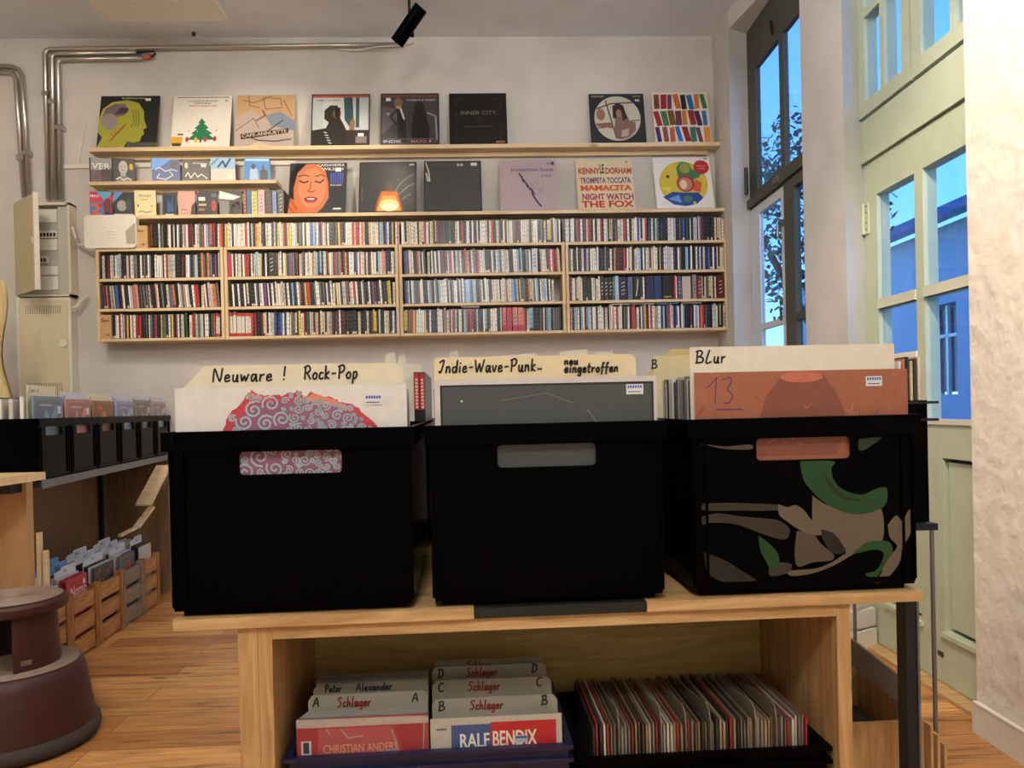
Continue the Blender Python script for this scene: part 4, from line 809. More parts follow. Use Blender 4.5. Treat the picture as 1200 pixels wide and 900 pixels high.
def a_type(a):
    a.bold = .035
    a.rect(0, 0, 1, 1, (214, 196, 160)); r1, r2, pu, og = (170, 50, 56), (150, 40, 90), (110, 60, 120), (206, 90, 44)
    a.text('KENNY', -a.w * .46, a.h * .71, .036, r1, a.w * .38).text('DORHAM', a.w * .02, a.h * .71, .036, r1, a.w * .46).text('LE', -a.w * .08, a.h * .72, .056, (50, 70, 70), a.w * .08)
    a.text('TROMPETA TOCCATA', -a.w * .44, a.h * .52, .034, pu, a.w * .9).text('MAMACITA', -a.w * .44, a.h * .37, .033, og, a.w * .9).text('NIGHT WATCH', -a.w * .42, a.h * .19, .036, r2, a.w * .9).text('THE FOX', -a.w * .44, a.h * .04, .038, (186, 44, 44), a.w * .92)
    for z, h_, t, c, wd, x0 in ((.37, .033, 'MAMACITA', og, .9, -.437),): a.text(t, a.w * x0 + .0015, a.h * z, h_, c, a.w * wd)
    a.rect(.88, .93, .93, .96, (120, 130, 170))
def a_disc(a):
    a.rect(0, 0, 1, 1, (226, 222, 216)).ell(.5, .48, .42, .44, (206, 180, 60), 44)
    a.poly([(.42, .6), (.4, .8), (.5, .92), (.62, .88), (.68, .76), (.84, .7), (.78, .6), (.68, .56), (.6, .62)], (60, 120, 84)).ell(.55, .78, .09, .1, (150, 150, 60)).ell(.54, .48, .16, .17, (150, 60, 66)).ell(.53, .47, .12, .13, (196, 120, 100)).ell(.5, .46, .06, .09, (222, 200, 160)).poly([(.66, .34), (.72, .56), (.82, .5), (.78, .3)], (206, 90, 50)).poly([(.12, .22), (.3, .32), (.5, .3), (.74, .3), (.82, .2), (.7, .08), (.5, .04), (.3, .07)], (40, 70, 130)).poly([(.2, .18), (.4, .26), (.44, .1)], (110, 150, 200)).ell(.55, .18, .08, .07, (70, 120, 80)).ell(.24, .62, .03, .03, (60, 50, 50)).poly([(.1, .4), (.3, .42), (.24, .3)], (222, 200, 80)).ell(.66, .1, .03, .03, (190, 180, 60))
    a.ell(.84, .8, .135, .14, (176, 40, 48), 30).rect(.76, .82, .92, .83, (230, 180, 180)).rect(.78, .77, .9, .78, (230, 180, 180)).rect(.9, .96, .96, .985, (110, 120, 120))
sleeve(113, 183, 171, Z_TOP, 13, a_head, 'dark record sleeve with a yellow green profile head, left end of the top shelf')
sleeve(200, 269, 170.5, Z_TOP, 13, a_tree, 'white record sleeve with a green christmas tree on the top shelf', (214, 210, 200))
sleeve(275, 344, 169.5, Z_TOP, 13, a_cafe, 'tan cartoon record sleeve with a slanted black title strip on the top shelf', (190, 160, 120))
sleeve(364, 433, 168.5, Z_TOP, 13, a_man, 'record sleeve showing a person in a dark hat by a window on the top shelf')
sleeve(446, 515, 168, Z_TOP, 13, a_duo, 'dark grey record sleeve with two standing figures on the top shelf')
sleeve(527, 595, 167, Z_TOP, 13, a_inner, 'plain black record sleeve with faint lettering on the top shelf', (12, 12, 13))
sleeve(693, 758, 166, Z_TOP, 13, a_pic, 'navy record sleeve with a round picture window on the top shelf', (40, 42, 50), (.84, .84))
sleeve(768, 834, 165, Z_TOP, 13, a_grid, 'white record sleeve with three rows of coloured blocks, right end of the top shelf', (214, 208, 196))
sleeve(337, 405, 247, Z_LOW, 17, a_face, 'record sleeve with a close face and closed eyes on the lower shelf')
sleeve(420, 488, 247, Z_LOW, 17, a_glow, 'dark record sleeve with a glowing orange bell shape on the lower shelf')
sleeve(497, 565, 247, Z_LOW, 17, a_grey, 'plain grey record sleeve in a shiny wrapper on the lower shelf')
sleeve(587, 655, 245.5, Z_LOW, 17, a_lilac, 'lilac record sleeve with a jagged violet streak on the lower shelf', (178, 160, 164))
sleeve(678, 745, 244.5, Z_LOW, 17, a_type, 'cream record sleeve covered in red and purple capitals on the lower shelf', (190, 160, 110))
sleeve(770, 838, 243, Z_LOW, 17, a_disc, 'white record sleeve with a yellow painted disc, right end of the lower shelf', (222, 218, 212))
# ============================================================ RECORD CRATES
def crate_parts(root, w=.322, dep=.42, h=.247, rim=.334, mat=None, front=None):
    """stacking crate: origin = middle of the front at the base; front faces -Y"""
    mat = mat or M['black']; t = .004; x = w / 2; xb = x - .004
    mb = MB(); slot = rrect(-.068, .068, h - .059, h - .028, .006, 3)
    holed(mb, [(-xb, .012), (xb, .012), (x, h - .026), (x, h), (-x, h), (-x, h - .026)], slot, 0, t, mat)
    mb.box(-x, x, dep - t, dep, .012, h, mat); mb.box(-x, -x + t, t, dep - t, .012, h, mat); mb.box(x - t, x, t, dep - t, .012, h, mat)
    mb.box(-xb, xb, 0, dep, .008, .012, mat); mb.box(-x + .012, x - .012, .012, dep - .012, 0, .008, mat)
    mb.rbox(-.07, .07, -.002, .0, h - .0265, h - .0255, .0004, mat)
    for s in (-1, 1):
        for k in (0, .016): mb.box(s * (x - .004 - k) - .0015, s * (x - .004 - k) + .0015, -.004, 0, .016, h - .03, mat)
    mb.box(-xb, xb, -.003, 0, .012, .02, mat)
    shell = mb.build('shell', root)
    r = rim / 2; mb = MB()
    mb.box(-r, r, -.007, -.0005, h - .003, h + .001, mat); mb.box(-r, r, dep + .0005, dep + .014, h - .003, h + .001, mat)
    for s in (-1, 1): a, b = sorted((s * (x + .0005), s * r)); mb.box(a, b, -.0005, dep + .0005, h - .003, h + .001, mat)
    mb.box(-r, r, -.007, -.0055, h - .0235, h - .003, mat); mb.box(-r, -r + .002, -.0055, dep, h - .0235, h - .003, mat); mb.box(r - .002, r, -.0055, dep, h - .0235, h - .003, mat)
    mb.box(-r, r, -.0085, -.007, h - .0245, h - .0225, mat)
    mb.build('rim', root)
    return shell
def lp(parent_none, name, loc, rz, w, h, col, label, t=.0035, lean=0, draw=None, cat='record', plastic=True, stick=None, group=None):
    mb = MB(); mb.box(-w / 2, w / 2, -t / 2, t / 2, 0, h, flat(col, .4)); a = Art(w, h, t, mb)
    if draw: draw(a)
    o = mb.build(name, None, loc, rz, lean); tag(o, label, cat, group)
    if stick: s_ = sticker(o, stick[0], stick[1], y=a.y - .0006)
    return o
# ---- the desk of the three front crates, in its own frame
DA = R(1.3); do = W(.048, 1.055); DO = Vector((do[0], do[1], 0)); DM = Matrix.Rotation(DA, 3, 'Z')
def D(x, y, z): v = DM @ Vector((x, y, 0)); return (DO.x + v.x, DO.y + v.y, z)
ZD = .688
def ptod(px, py, y=0.0):           # pixel -> desk frame point on the plane at local y
    n = DM @ Vector((0, 1, 0)); d = ray(px, py); p0 = DO + n * y
    t = (p0 - Vector((0, 0, 0))).dot(n) / Vector((d.x, d.y, 0)).dot(n)
    w_ = Vector((d.x * t, d.y * t, CAMZ + d.z * t)); l_ = DM.inverted() @ (w_ - DO); return l_.x, w_.z
cx = [ptod(px, py)[0] for px, py in ((340.5, 540), (641, 534), (942, 525))]
names = ['left', 'middle', 'right']
def front_art_spiral(a):
    a.rect(.0, 0, 1, 1, (212, 211, 205)); rq = random.Random(4)
    def cv(P): return [((x - 47) / 773, 1 - (y - 120) / 773) for x, y in P]
    out = cv([(150, 620), (165, 400), (205, 262), (225, 210), (262, 180), (280, 150), (300, 130), (320, 146), (340, 150), (370, 152), (400, 155), (440, 142), (465, 135), (470, 160), (500, 145), (540, 160), (575, 165), (600, 182), (645, 195), (670, 225), (712, 262), (760, 400), (780, 620)])
    o2 = []
    for (x0, y0), (x1, y1) in zip(out, out[1:]):
        for k in range(4): o2.append((x0 + (x1 - x0) * k / 4 + rq.uniform(-.005, .005), y0 + (y1 - y0) * k / 4 + rq.uniform(-.006, .006)))
    a.poly(o2 + [out[-1]], (184, 62, 74)); a.poly(cv([(480, 170), (500, 150), (560, 165), (600, 185), (620, 210), (520, 190)]), (206, 130, 100)).poly(cv([(290, 150), (302, 136), (330, 152), (380, 160), (340, 172)]), (206, 96, 84))
    a.poly([p for p in cv([(185, 620), (200, 420), (240, 262), (262, 225), (300, 185), (360, 175), (420, 178), (470, 172), (540, 185), (600, 205), (650, 235), (690, 290), (730, 420), (750, 620)])], (138, 88, 118))
    a.y -= .0002; a.lock = True; pts = []
    def hgt(x):
        for (x0, y0), (x1, y1) in zip(out, out[1:]):
            if x0 <= x <= x1: return y0 + (y1 - y0) * (x - x0) / (x1 - x0 + 1e-9)
        return 0
    for k in range(2600):
        x, y = rq.uniform(.2, .87), rq.uniform(.4, .97); r = rq.uniform(.034, .046) if x < .46 else rq.uniform(.016, .026)
        if k > 1500: r *= .5
        if y + r * .7 < min(hgt(x), hgt(x - r), hgt(x + r)) and all(math.hypot(x - p, y - q) > (r + s_) * .86 for p, q, s_ in pts): pts.append((x, y, r))
    for x, y, r in pts:
        th0 = rq.uniform(0, 6); d = rq.choice((-1, 1)); m_ = 16; a.stroke([(x + r * (1 - k / (m_ + 3)) * math.cos(th0 + d * k * .6), y + r * (1 - k / (m_ + 3)) * math.sin(th0 + d * k * .6)) for k in range(m_ + 1)], .0026 if r > .03 else .0019, (168, 190, 196))
def front_art_grey(a): a.rect(0, 0, 1, 1, (196, 190, 190)); a.rect(.025, 0, .985, .975, (26, 30, 30)).rect(.035, 0, .975, .965, (66, 74, 74)); a.stroke([(.3, .9), (.5, .93), (.62, .88)], .0008, (110, 116, 116)).stroke([(.68, .85), (.76, .74)], .0012, (120, 124, 124)).ell(.12, .9, .005, .005, (200, 206, 206)).stroke([(.04, .5), (.9, .56)], .0006, (90, 96, 96))
def front_art_clay(a):
    a.rect(0, 0, 1, 1, (152, 92, 68)); rq = random.Random(9)
    a.poly([(.28, .6), (.29, .75), (.33, .88), (.4, .97), (.6, .98), (.66, .9), (.7, .8), (.69, .7), (.66, .6)], (126, 72, 58)).ell(.5, .97, .10, .025, (186, 104, 84))
    a.lock = True
    for k in range(70):
        x, y = rq.uniform(.02, .98), rq.uniform(.5, .98); c = rq.choice(((150, 86, 62), (190, 122, 92), (120, 70, 56), (180, 96, 70))); a.stroke([(x, y), (x + rq.uniform(-.03, .03), y + rq.uniform(-.02, .02)), (x + rq.uniform(-.04, .04), y + rq.uniform(-.03, .03))], rq.uniform(.0006, .0016), c)
    a.lock = False; a.y -= .0001
    a.hand('13', -a.w * .44, a.h * .855, .036, .0014, (60, 40, 110), .8); a.stroke([(.1, .825), (.22, .825)], .0014, (60, 40, 110))
arts = [front_art_spiral, front_art_grey, front_art_clay]
cover_desc = ['white record sleeve with pink and lilac spirals facing the front of the left crate', 'dark grey record sleeve in a clear wrapper facing the front of the middle crate', 'clay coloured record sleeve inscribed 13 facing the front of the right crate']
for i, x in enumerate(cx):
    e = empty('record_crate', D(x, 0, ZD + (.0012 if i == 1 else .001)), DA, 'glossy black plastic record crate, %s of the three on the wooden table' % ['leftmost', 'middle', 'rightmost'][i], 'crate')
    if i == 2: e['label'] = 'black plastic record crate with green and taupe swirls, right on the wooden table'
    sh = crate_parts(e)
    if i == 2:  # green and taupe swirl shapes laid over this crate's front
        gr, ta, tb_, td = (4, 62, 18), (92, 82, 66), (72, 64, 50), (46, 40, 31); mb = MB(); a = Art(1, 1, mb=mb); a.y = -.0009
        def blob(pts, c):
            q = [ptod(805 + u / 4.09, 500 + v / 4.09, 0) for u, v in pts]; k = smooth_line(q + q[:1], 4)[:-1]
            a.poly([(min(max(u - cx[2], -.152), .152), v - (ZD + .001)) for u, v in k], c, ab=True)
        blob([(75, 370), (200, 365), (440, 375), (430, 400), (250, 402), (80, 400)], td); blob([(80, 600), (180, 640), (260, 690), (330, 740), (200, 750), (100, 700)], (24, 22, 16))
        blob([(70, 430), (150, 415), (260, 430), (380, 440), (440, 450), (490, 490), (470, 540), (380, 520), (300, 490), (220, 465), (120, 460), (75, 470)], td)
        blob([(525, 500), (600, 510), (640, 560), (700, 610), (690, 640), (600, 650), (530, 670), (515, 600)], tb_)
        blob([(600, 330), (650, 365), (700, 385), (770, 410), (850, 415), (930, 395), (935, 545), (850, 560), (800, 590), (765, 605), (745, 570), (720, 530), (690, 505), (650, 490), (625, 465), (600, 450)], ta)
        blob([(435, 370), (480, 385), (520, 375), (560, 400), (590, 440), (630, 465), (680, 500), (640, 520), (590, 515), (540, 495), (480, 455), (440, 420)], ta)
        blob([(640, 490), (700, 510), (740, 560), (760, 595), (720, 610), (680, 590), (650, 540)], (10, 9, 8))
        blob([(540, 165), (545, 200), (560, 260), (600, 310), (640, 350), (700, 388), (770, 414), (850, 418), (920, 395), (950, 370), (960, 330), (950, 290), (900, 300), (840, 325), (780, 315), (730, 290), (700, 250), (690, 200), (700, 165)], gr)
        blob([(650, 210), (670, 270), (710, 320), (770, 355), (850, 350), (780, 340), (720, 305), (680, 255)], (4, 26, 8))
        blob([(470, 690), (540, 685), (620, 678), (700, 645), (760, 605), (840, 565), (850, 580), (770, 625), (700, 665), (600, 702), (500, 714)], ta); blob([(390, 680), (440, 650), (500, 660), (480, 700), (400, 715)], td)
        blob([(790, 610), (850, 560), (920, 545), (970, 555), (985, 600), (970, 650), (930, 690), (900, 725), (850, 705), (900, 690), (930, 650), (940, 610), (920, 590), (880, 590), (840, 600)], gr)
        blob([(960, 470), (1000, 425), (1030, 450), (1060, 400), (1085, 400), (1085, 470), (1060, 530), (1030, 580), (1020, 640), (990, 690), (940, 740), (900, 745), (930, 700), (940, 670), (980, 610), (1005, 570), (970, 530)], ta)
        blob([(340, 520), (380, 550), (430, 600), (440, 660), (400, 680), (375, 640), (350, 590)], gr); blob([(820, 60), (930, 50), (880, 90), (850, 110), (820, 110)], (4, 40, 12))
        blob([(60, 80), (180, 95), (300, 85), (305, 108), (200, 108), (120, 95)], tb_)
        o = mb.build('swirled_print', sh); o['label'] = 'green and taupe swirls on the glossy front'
    # sleeves
    ls = [ptod(208, 480, .012)[0], ptod(511, 470, .012)[0], ptod(811, 465, .012)[0]][i]; rs = [ptod(482, 480, .012)[0], ptod(771, 470, .012)[0], ptod(1070, 460, .012)[0]][i]
    ztop = ptod([345, 641, 940][i], [452.5, 443, 434.5][i], .012)[1]
    w = .309; c = x + .0022
    h = ztop - (ZD + .0145)
    lp(None, 'record_sleeve', D(c, .009, ZD + .0145), DA, w, h, (190, 190, 186), cover_desc[i], draw=arts[i], stick=(w * (.315 if i == 0 else .36 if i == 1 else .3), h * (.905 if i == 0 else .915 if i == 1 else .92)))
    rq = random.Random(40 + i); n = [6, 5, 17][i]
    for k in range(n):
        cc = rq.choice([(206, 204, 198), (60, 60, 64), (150, 152, 156), (30, 30, 34), (120, 110, 100), (176, 170, 160)]); dx = rq.uniform(-.0008, .0008)
        hh = h - rq.uniform(.003, .012)
        lp(None, 'record_sleeve', D(c + dx - .001, .021 + .0095 * k, ZD + .0145), DA, .309, hh, cc, 'wrapped record sleeve in the %s front crate, %s behind its cover' % (names[i], ordn(k + 1)), group='sleeves packed in the front crates')
# divider cards with handwriting
def card(xl, xr, zt, y, zb, txts, label, chl=.012, chr_=.012, col=(214, 206, 180), name='divider_card'):
    w = xr - xl; h = zt - zb
    mb = MB(); mb.prism([(-w / 2, 0), (w / 2, 0), (w / 2, h - chr_), (w / 2 - chr_, h), (-w / 2 + chl, h), (-w / 2, h - chl)], -.0006, .0006, flat(col, .6)); a = Art(w, h, .0012, mb)
    for t, px, pz, s, st in txts: a.hand(t, px, h + pz, s, .0026, (16, 16, 18), st)
    return tag(mb.build(name, None, D((xl + xr) / 2, y, zb), DA), label, 'divider card')
def P2(px, py, y): return ptod(px, py, y)
yb = .016
a0, zt = P2(236, 430, yb); a1, _ = P2(482, 425, yb); w = a1 - a0
card(cx[0] - .15, cx[0] + .152, P2(350, 427, yb)[1], yb, ZD + .0145, [('Neuware', -.106, -.0215, .0175, 1.0), ('!', -.013, -.0205, .0175, 1), ('Rock-Pop', .016, -.0205, .0175, .80)], 'cream card handwritten Neuware Rock Pop in the left front crate', .035, .012)
card(cx[1] - .1525, cx[1] + .130, P2(630, 417, yb)[1], yb, ZD + .0145, [('Indie-Wave-Punk_', -.134, -.021, .0165, .84), ('neu', .040, -.0125, .0095, 1.15), ('eingetroffen', .040, -.024, .0125, .90)], 'cream card handwritten Indie Wave Punk in the middle front crate', .004, .006, (212, 198, 160))
_c = (cx[2] - .156 + cx[2] + .10) / 2; card(cx[2] - .156, cx[2] + .10, P2(770, 417, .22)[1], .22, ZD + .0145, [('B', P2(763, 424, .22)[0] - _c, -.021, .014, 1)], 'cream card lettered B at the back left of the right crate', .003, .001, (206, 192, 150))
card(cx[2] - .1555, cx[2] + .143, P2(920, 405, yb)[1], yb, ZD + .0145, [('BLur', -.141, -.0225, .017, .98)], 'wide cream card handwritten in front of the right crate stack', .001, .001, (214, 208, 190))
# ---- the row of crates behind, with card tips and two red box sets showing
YB = .47
for i, x in enumerate(cx):
    e = empty('record_crate', D(x - .004, YB, ZD + .001), DA, 'black plastic record crate behind the %s front crate' % names[i], 'crate'); crate_parts(e, w=.336, dep=.36, rim=.344)
tips = [(452, 462, 413), (468, 474, 415), (527, 536, 411), (586, 602, 415), (604, 628, 414), (656, 688, 410), (696, 718, 411)]
for k, (p0, p1, py) in enumerate(tips):
    y = YB + .10 + .02 * k; xa, z = P2(p0, py, y); xb_, _ = P2(p1, py, y); i = 0 if p0 < 480 else 1; c = (xa + xb_) / 2; lim = cx[i] - .004
    xl = max(lim - .15, c - .1); xr = min(lim + .15, c + .1); zb = ZD + .0145; h = z - zb; mb = MB()
    mb.prism([(xl - c, 0), (xr - c, 0), (xr - c, h - .028), (xb_ - c + .004, h - .022), (xb_ - c, h), (xa - c, h - .004), (xa - c - .004, h - .022), (xl - c, h - .028)], -.0006, .0006, flat((214, 208, 188), .6))
    tag(mb.build('divider_card', None, D(c, y, zb), DA), 'cream divider tip above the back crates, %s from the left' % ordn(k + 1), 'divider card', 'divider tips above the back crates')
card(cx[2] - .154, cx[2] + .02, P2(860, 408, .30)[1], .30, ZD + .0145, [], 'yellowish card rising behind the wide cream card', .05, .003, (196, 180, 120))
for k, px in enumerate((490, 498.5)):
    y = YB + .02; xa, z = P2(px, 436, y); lim = cx[0] - .004
    mb = MB(); xw = .0055; hh = z - (ZD + .0145); mb.box(-xw, xw, 0, .31, 0, hh, flat((16, 14, 16), .3)); a = Art(1, 1, mb=mb); a.y = -.0004
    a.poly([(-xw + .0008, hh - .075), (xw - .0008, hh - .075), (xw - .0008, hh - .002), (-xw + .0008, hh - .002)], (170, 34, 34), ab=True)
    for q in range(9): a.poly([(-xw * .45, hh - .072 + q * .0068), (xw * .45, hh - .072 + q * .0068), (xw * .45, hh - .0675 + q * .0068), (-xw * .45, hh - .0675 + q * .0068)], (214, 180, 170), ab=True)
    a.poly([(-xw * .7, hh - .115), (xw * .7, hh - .115), (xw * .7, hh - .1), (-xw * .7, hh - .1)], (150, 150, 150), ab=True)
    tag(mb.build('box_set', None, D(min(xa, cx[0] + .1415 + .0112 * k), y, ZD + .0145), DA), 'black box set with a red spine, %s of the pair between two front crates' % ('left' if k == 0 else 'right'), 'box set', 'red spined box sets')
# ============================================================ WOODEN TABLE UNDER THE CRATES
xl, _ = P2(205, 727, 0); xr, _ = P2(1078, 698, 0)
tb = empty('display_table', D(0, 0, 0), DA, 'pine table with an open compartment carrying the three big black crates', 'table')
T0, T1 = ZD - .0145, ZD
g0, _ = P2(555, 712, 0); g1, _ = P2(757, 712, 0)
mb = MB(); mb.box(xl, g0, -.008, .86, T0, T1, M['pined']); mb.build('tabletop_board', tb)
mb = MB(); mb.box(g1, xr, -.008, .86, T0, T1, M['pined']); mb.build('tabletop_board', tb)
o = MB().box(g0 + .0005, g1 - .0005, -.006, .86, T0, T1 - .0005, flat((14, 24, 18), .6, bump=.2)).build('tabletop_insert', tb); o['label'] = 'dark green insert between the boards'
a, _ = P2(280, 800, 0); b, _ = P2(320, 800, 0); c, _ = P2(982, 800, 0); d, _ = P2(998, 800, 0)
R0 = T0 - .0185; BOT = .335
mb = MB(); mb.box(a, a + .026, 0, .02, BOT, T0 - .0005, M['pinedz']); mb.box(a + .0265, b, 0, .04, BOT, T0 - .0005, M['pinedz']); mb.build('front_post', tb)
MB().box(b + .0005, c - .0005, 0, .022, R0, T0 - .0005, M['pined']).build('front_rail', tb)
MB().box(c, d, 0, .30, BOT, T0 - .0005, M['pinedz']).build('side_panel', tb)
MB().box(b - .016, b - .0002, .0405, .30, BOT, T0 - .0005, M['pinedz']).build('side_panel', tb)
MB().box(b, c - .0005, .285, .30, BOT, T0 - .0005, wood('old_pine_back', (196, 172, 104), (164, 138, 76), 'X', ring=16)).build('back_panel', tb)
MB().box(a, d, .0, .30, BOT - .02, BOT - .0002, M['pined']).build('compartment_floor', tb)
MB().box(a, d, .0, .02, 0.0, BOT - .0205, M['pinedz']).build('front_panel', tb)
for x in (a + .02, d - .02): MB().box(x - .02, x + .02, .80, .84, 0, T0 - .0005, M['pinedz']).build('leg', tb)
# steel leg stand at the right
e = empty('steel_stand', D(0, 0, 0), DA, 'dark steel upright standing under the right end of the table top', 'stand')
x0, _ = P2(1062, 760, .05); x1, _ = P2(1077, 760, .05); xm, _ = P2(1070, 760, .05)
MB().box(x0, x1 - .0035, .05, .075, 0.006, T0 - .001, M['bsteel']).build('upright', e)
o = MB().box(x1 - .0033, x1, .048, .078, 0.006, T0 - .001, M['steel']).build('bright_edge', e); o['label'] = 'worn bright metal edge'  # paler steel strip along the right edge
MB().box(x0 - .02, x1 + .01, .02, .11, 0, .0055, M['bsteel']).build('foot_plate', e)
# ============================================================ SINGLES IN THE COMPARTMENT
def tray(x0, x1, y0, y1, zb, zt, mat, label):
    e = empty('singles_tray', D((x0 + x1) / 2, y0, zb), DA, label, 'tray'); w = (x1 - x0) / 2; h = zt - zb; dy = y1 - y0
    mb = MB(); mb.box(-w + .006, w - .006, .004, dy, 0, .004, mat); mb.box(-w + .006, w - .006, .004, .008, .004, h, mat); mb.box(-w + .006, w - .006, dy - .004, dy, .004, h, mat); mb.box(-w + .006, -w + .01, .008, dy - .004, .004, h, mat); mb.box(w - .01, w - .006, .008, dy - .004, .004, h, mat); mb.build('shell', e)
    mb = MB(); 
    for z in (h - .006, h - .024): mb.box(-w, w, -.002, .0035, z, z + .006, mat); mb.box(-w, -w + .0055, .004, dy, z, z + .006, mat); mb.box(w - .0055, w, .004, dy, z, z + .006, mat)
    mb.build('rim', e); return e
navy = flat((16, 24, 62), .3); ZS = BOT + .0006
bx0 = P2(332, 880, .014)[0]; bx1 = P2(672, 880, .014)[0]; kx0 = P2(678, 880, .014)[0]; kx1 = P2(985, 880, .014)[0]
RZ = P2(500, 881, .014)[1]
tray(max(bx0, b + .003), bx1, .014, .268, ZS, RZ, navy, 'navy blue plastic tray of singles on the left of the compartment')
RZ2 = P2(830, 882, .014)[1]
tray(kx0, min(kx1, c - .004), .014, .268, ZS, RZ2, M['black'], 'black plastic tray of singles on the right of the compartment')
SB = RZ - .13 if RZ - .13 > ZS + .005 else ZS + .005
def single(xl_, xr_, zt_, y, draw, label, col=(120, 118, 112), lean=0, name='single_record', cat='record', sb=None, group=None):
    sb = SB if sb is None else sb; w = xr_ - xl_; h = zt_ - sb; mb = MB(); mb.box(-w / 2, w / 2, -.0008, .0008, 0, h, flat(col, .3)); a = Art(w, h, .0016, mb)
    if draw: draw(a, w, h)
    return tag(mb.build(name, None, D((xl_ + xr_) / 2, y, sb), DA, lean), label, cat, group)
foil = flat((176, 172, 168), .12, .3, bump=1.0, scale=50)
def s_anders(a, w, h):
    v0 = h - .052
    a.poly([(-w / 2, v0 - .01), (w / 2 - .012, v0 - .01), (w / 2 - .012, h - .012), (-w / 2, h - .012)], (150, 52, 58), ab=True).poly([(-w / 2 + .028, v0 - .01), (w / 2 - .03, v0 - .01), (w / 2 - .05, h - .014), (-w / 2 + .03, h - .014)], (160, 78, 80), ab=True)
    a.poly([(-w / 2, h - .012), (w / 2, h - .012), (w / 2, h - .002), (-w / 2, h)], foil, ab=True); a.text('CHRISTIAN ANDERS', -w * .3, v0 + .004, .0115, (206, 146, 104), w * .56)
    a.poly([(-w / 2 + .006, v0 + .002), (-w / 2 + .02, v0 + .002), (-w / 2 + .02, v0 + .022), (-w / 2 + .006, v0 + .022)], (190, 184, 170), ab=True).poly([(-w / 2 + .009, v0 + .005), (-w / 2 + .017, v0 + .005), (-w / 2 + .017, v0 + .02), (-w / 2 + .009, v0 + .02)], (40, 60, 70), ab=True)
    for p in ([(-.03, h - .016), (-.02, v0 + .024), (.0, v0 + .026)], [(.05, v0 + .0), (.04, h - .02)], [(w / 2 - .008, v0), (w / 2 - .006, h - .01)], [(-.05, h - .015), (-.045, v0 + .03)]): a.stroke(p, .0016, foil, ab=True)
    a.poly([(.02, v0 - .002), (.045, v0), (.045, v0 + .005), (.02, v0 + .003)], (110, 140, 190), ab=True)
def s_bendix(a, w, h):
    v0 = h - .05; l = -w / 2
    a.poly([(l, v0 - .01), (-l, v0 - .01), (-l, h), (l, h)], (176, 172, 158), ab=True).poly([(l + .029, v0 - .01), (l + .084, v0 - .01), (l + .084, h - .01), (l + .029, h - .01)], (64, 84, 130), ab=True).poly([(l + .084, v0 - .01), (-l - .008, v0 - .01), (-l - .008, h - .008), (l + .084, h - .008)], (176, 40, 46), ab=True)
    a.text('RALF', l + .041, v0 + .008, .0195, (222, 218, 196), .041).text('BENDIX', l + .087, v0 + .008, .0215, (222, 218, 196), .062)
    a.text('RALF', l + .0414, v0 + .008, .0195, (222, 218, 196), .041).text('BENDIX', l + .0874, v0 + .008, .0215, (222, 218, 196), .062)
    a.poly([(l + .006, v0 + .008), (l + .026, v0 + .008), (l + .026, v0 + .03), (l + .006, v0 + .03)], (40, 38, 32), ab=True).poly([(l + .008, v0 + .01), (l + .024, v0 + .01), (l + .024, v0 + .022), (l + .008, v0 + .022)], (206, 200, 180), ab=True).stroke([(l + .01, v0 + .013), (l + .015, v0 + .019), (l + .021, v0 + .013)], .003, (40, 38, 32), ab=True).rect_abs if False else None
    a.stroke([(l + .009, v0 + .035), (l + .022, v0 + .035)], .002, (60, 60, 54), ab=True); a.poly([(l + .02, v0 - .004), (l + .03, v0 - .004), (l + .026, v0 + .006), (l + .021, v0 + .004)], (200, 120, 70), ab=True)
    a.poly([(l + .118, v0 + .012), (l + .136, v0 + .012), (l + .136, v0 + .022), (l + .118, v0 + .022)], (170, 180, 196), ab=True).stroke([(l + .12, v0 + .019), (l + .134, v0 + .019)], .003, (50, 80, 150), ab=True)
def tab(xl_, xr_, zt_, y, words, label, col=(156, 150, 134)):
    w = xr_ - xl_; sb = SB; h = zt_ - sb; mb = MB(); ch = .008
    mb.prism([(-w / 2, 0), (w / 2, 0), (w / 2, h - ch), (w / 2 - ch * .8, h), (-w / 2 + ch * .8, h), (-w / 2, h - ch)], -.0005, .0005, flat(col, .5)); a = Art(w, h, .001, mb)
    for t, x, z, s, c_, st in words: a.hand(t, x, h + z, s, .0022, c_, st)
    return tag(mb.build('divider_card', None, D((xl_ + xr_) / 2, y, sb), DA), label, 'divider card')
def px3(p0, p1, py, y): return P2(p0, py, y)[0], P2(p1, py, y)[0], P2((p0 + p1) / 2, py, y)[1]
bk, rd = (22, 22, 24), (150, 44, 34)
y = .028; q = px3(347, 502, 840, y); single(*q, y, s_anders, 'red single sleeve of Christian Anders at the front left of the blue tray'.replace(' of Christian Anders', ' with gold capitals'), (150, 60, 62))
y = .028; q = px3(504, 658, 839, y); single(*q, y, s_bendix, 'blue and red single sleeve with cream capitals at the front of the blue tray', (170, 166, 150))
def wr(a, w, h):
    a.stroke([(-w * .3, h - .012), (w * .1, h - .006), (w * .35, h - .011)], .0016, foil, ab=True)
    a.poly([(-w / 2, h - .008), (w / 2, h - .008), (w / 2, h), (-w / 2, h)], foil, ab=True)
for k in range(6):
    y = .035 + k * .008; q = px3(349 + k * 2, 502, 839 - k * 1.5, y); single(q[0], q[1] - .001, q[2], y, wr, 'wrapped single in the blue tray, %s behind the red sleeve' % ordn(k + 1), random.Random(k).choice([(150, 146, 140), (90, 86, 84), (170, 160, 150)]), group='wrapped singles in the blue tray')
y = .088; q = px3(361, 501, 812, y); w = q[1] - q[0]
tab(*q, y, [('A', -w * .46, -.0165, .0125, bk, 1), ('Schlager', -w * .26, -.0185, .0135, rd, .78), ('A', w * .37, -.0155, .0125, bk, 1)], 'grey tab card lettered A and Schlager in the left stack')
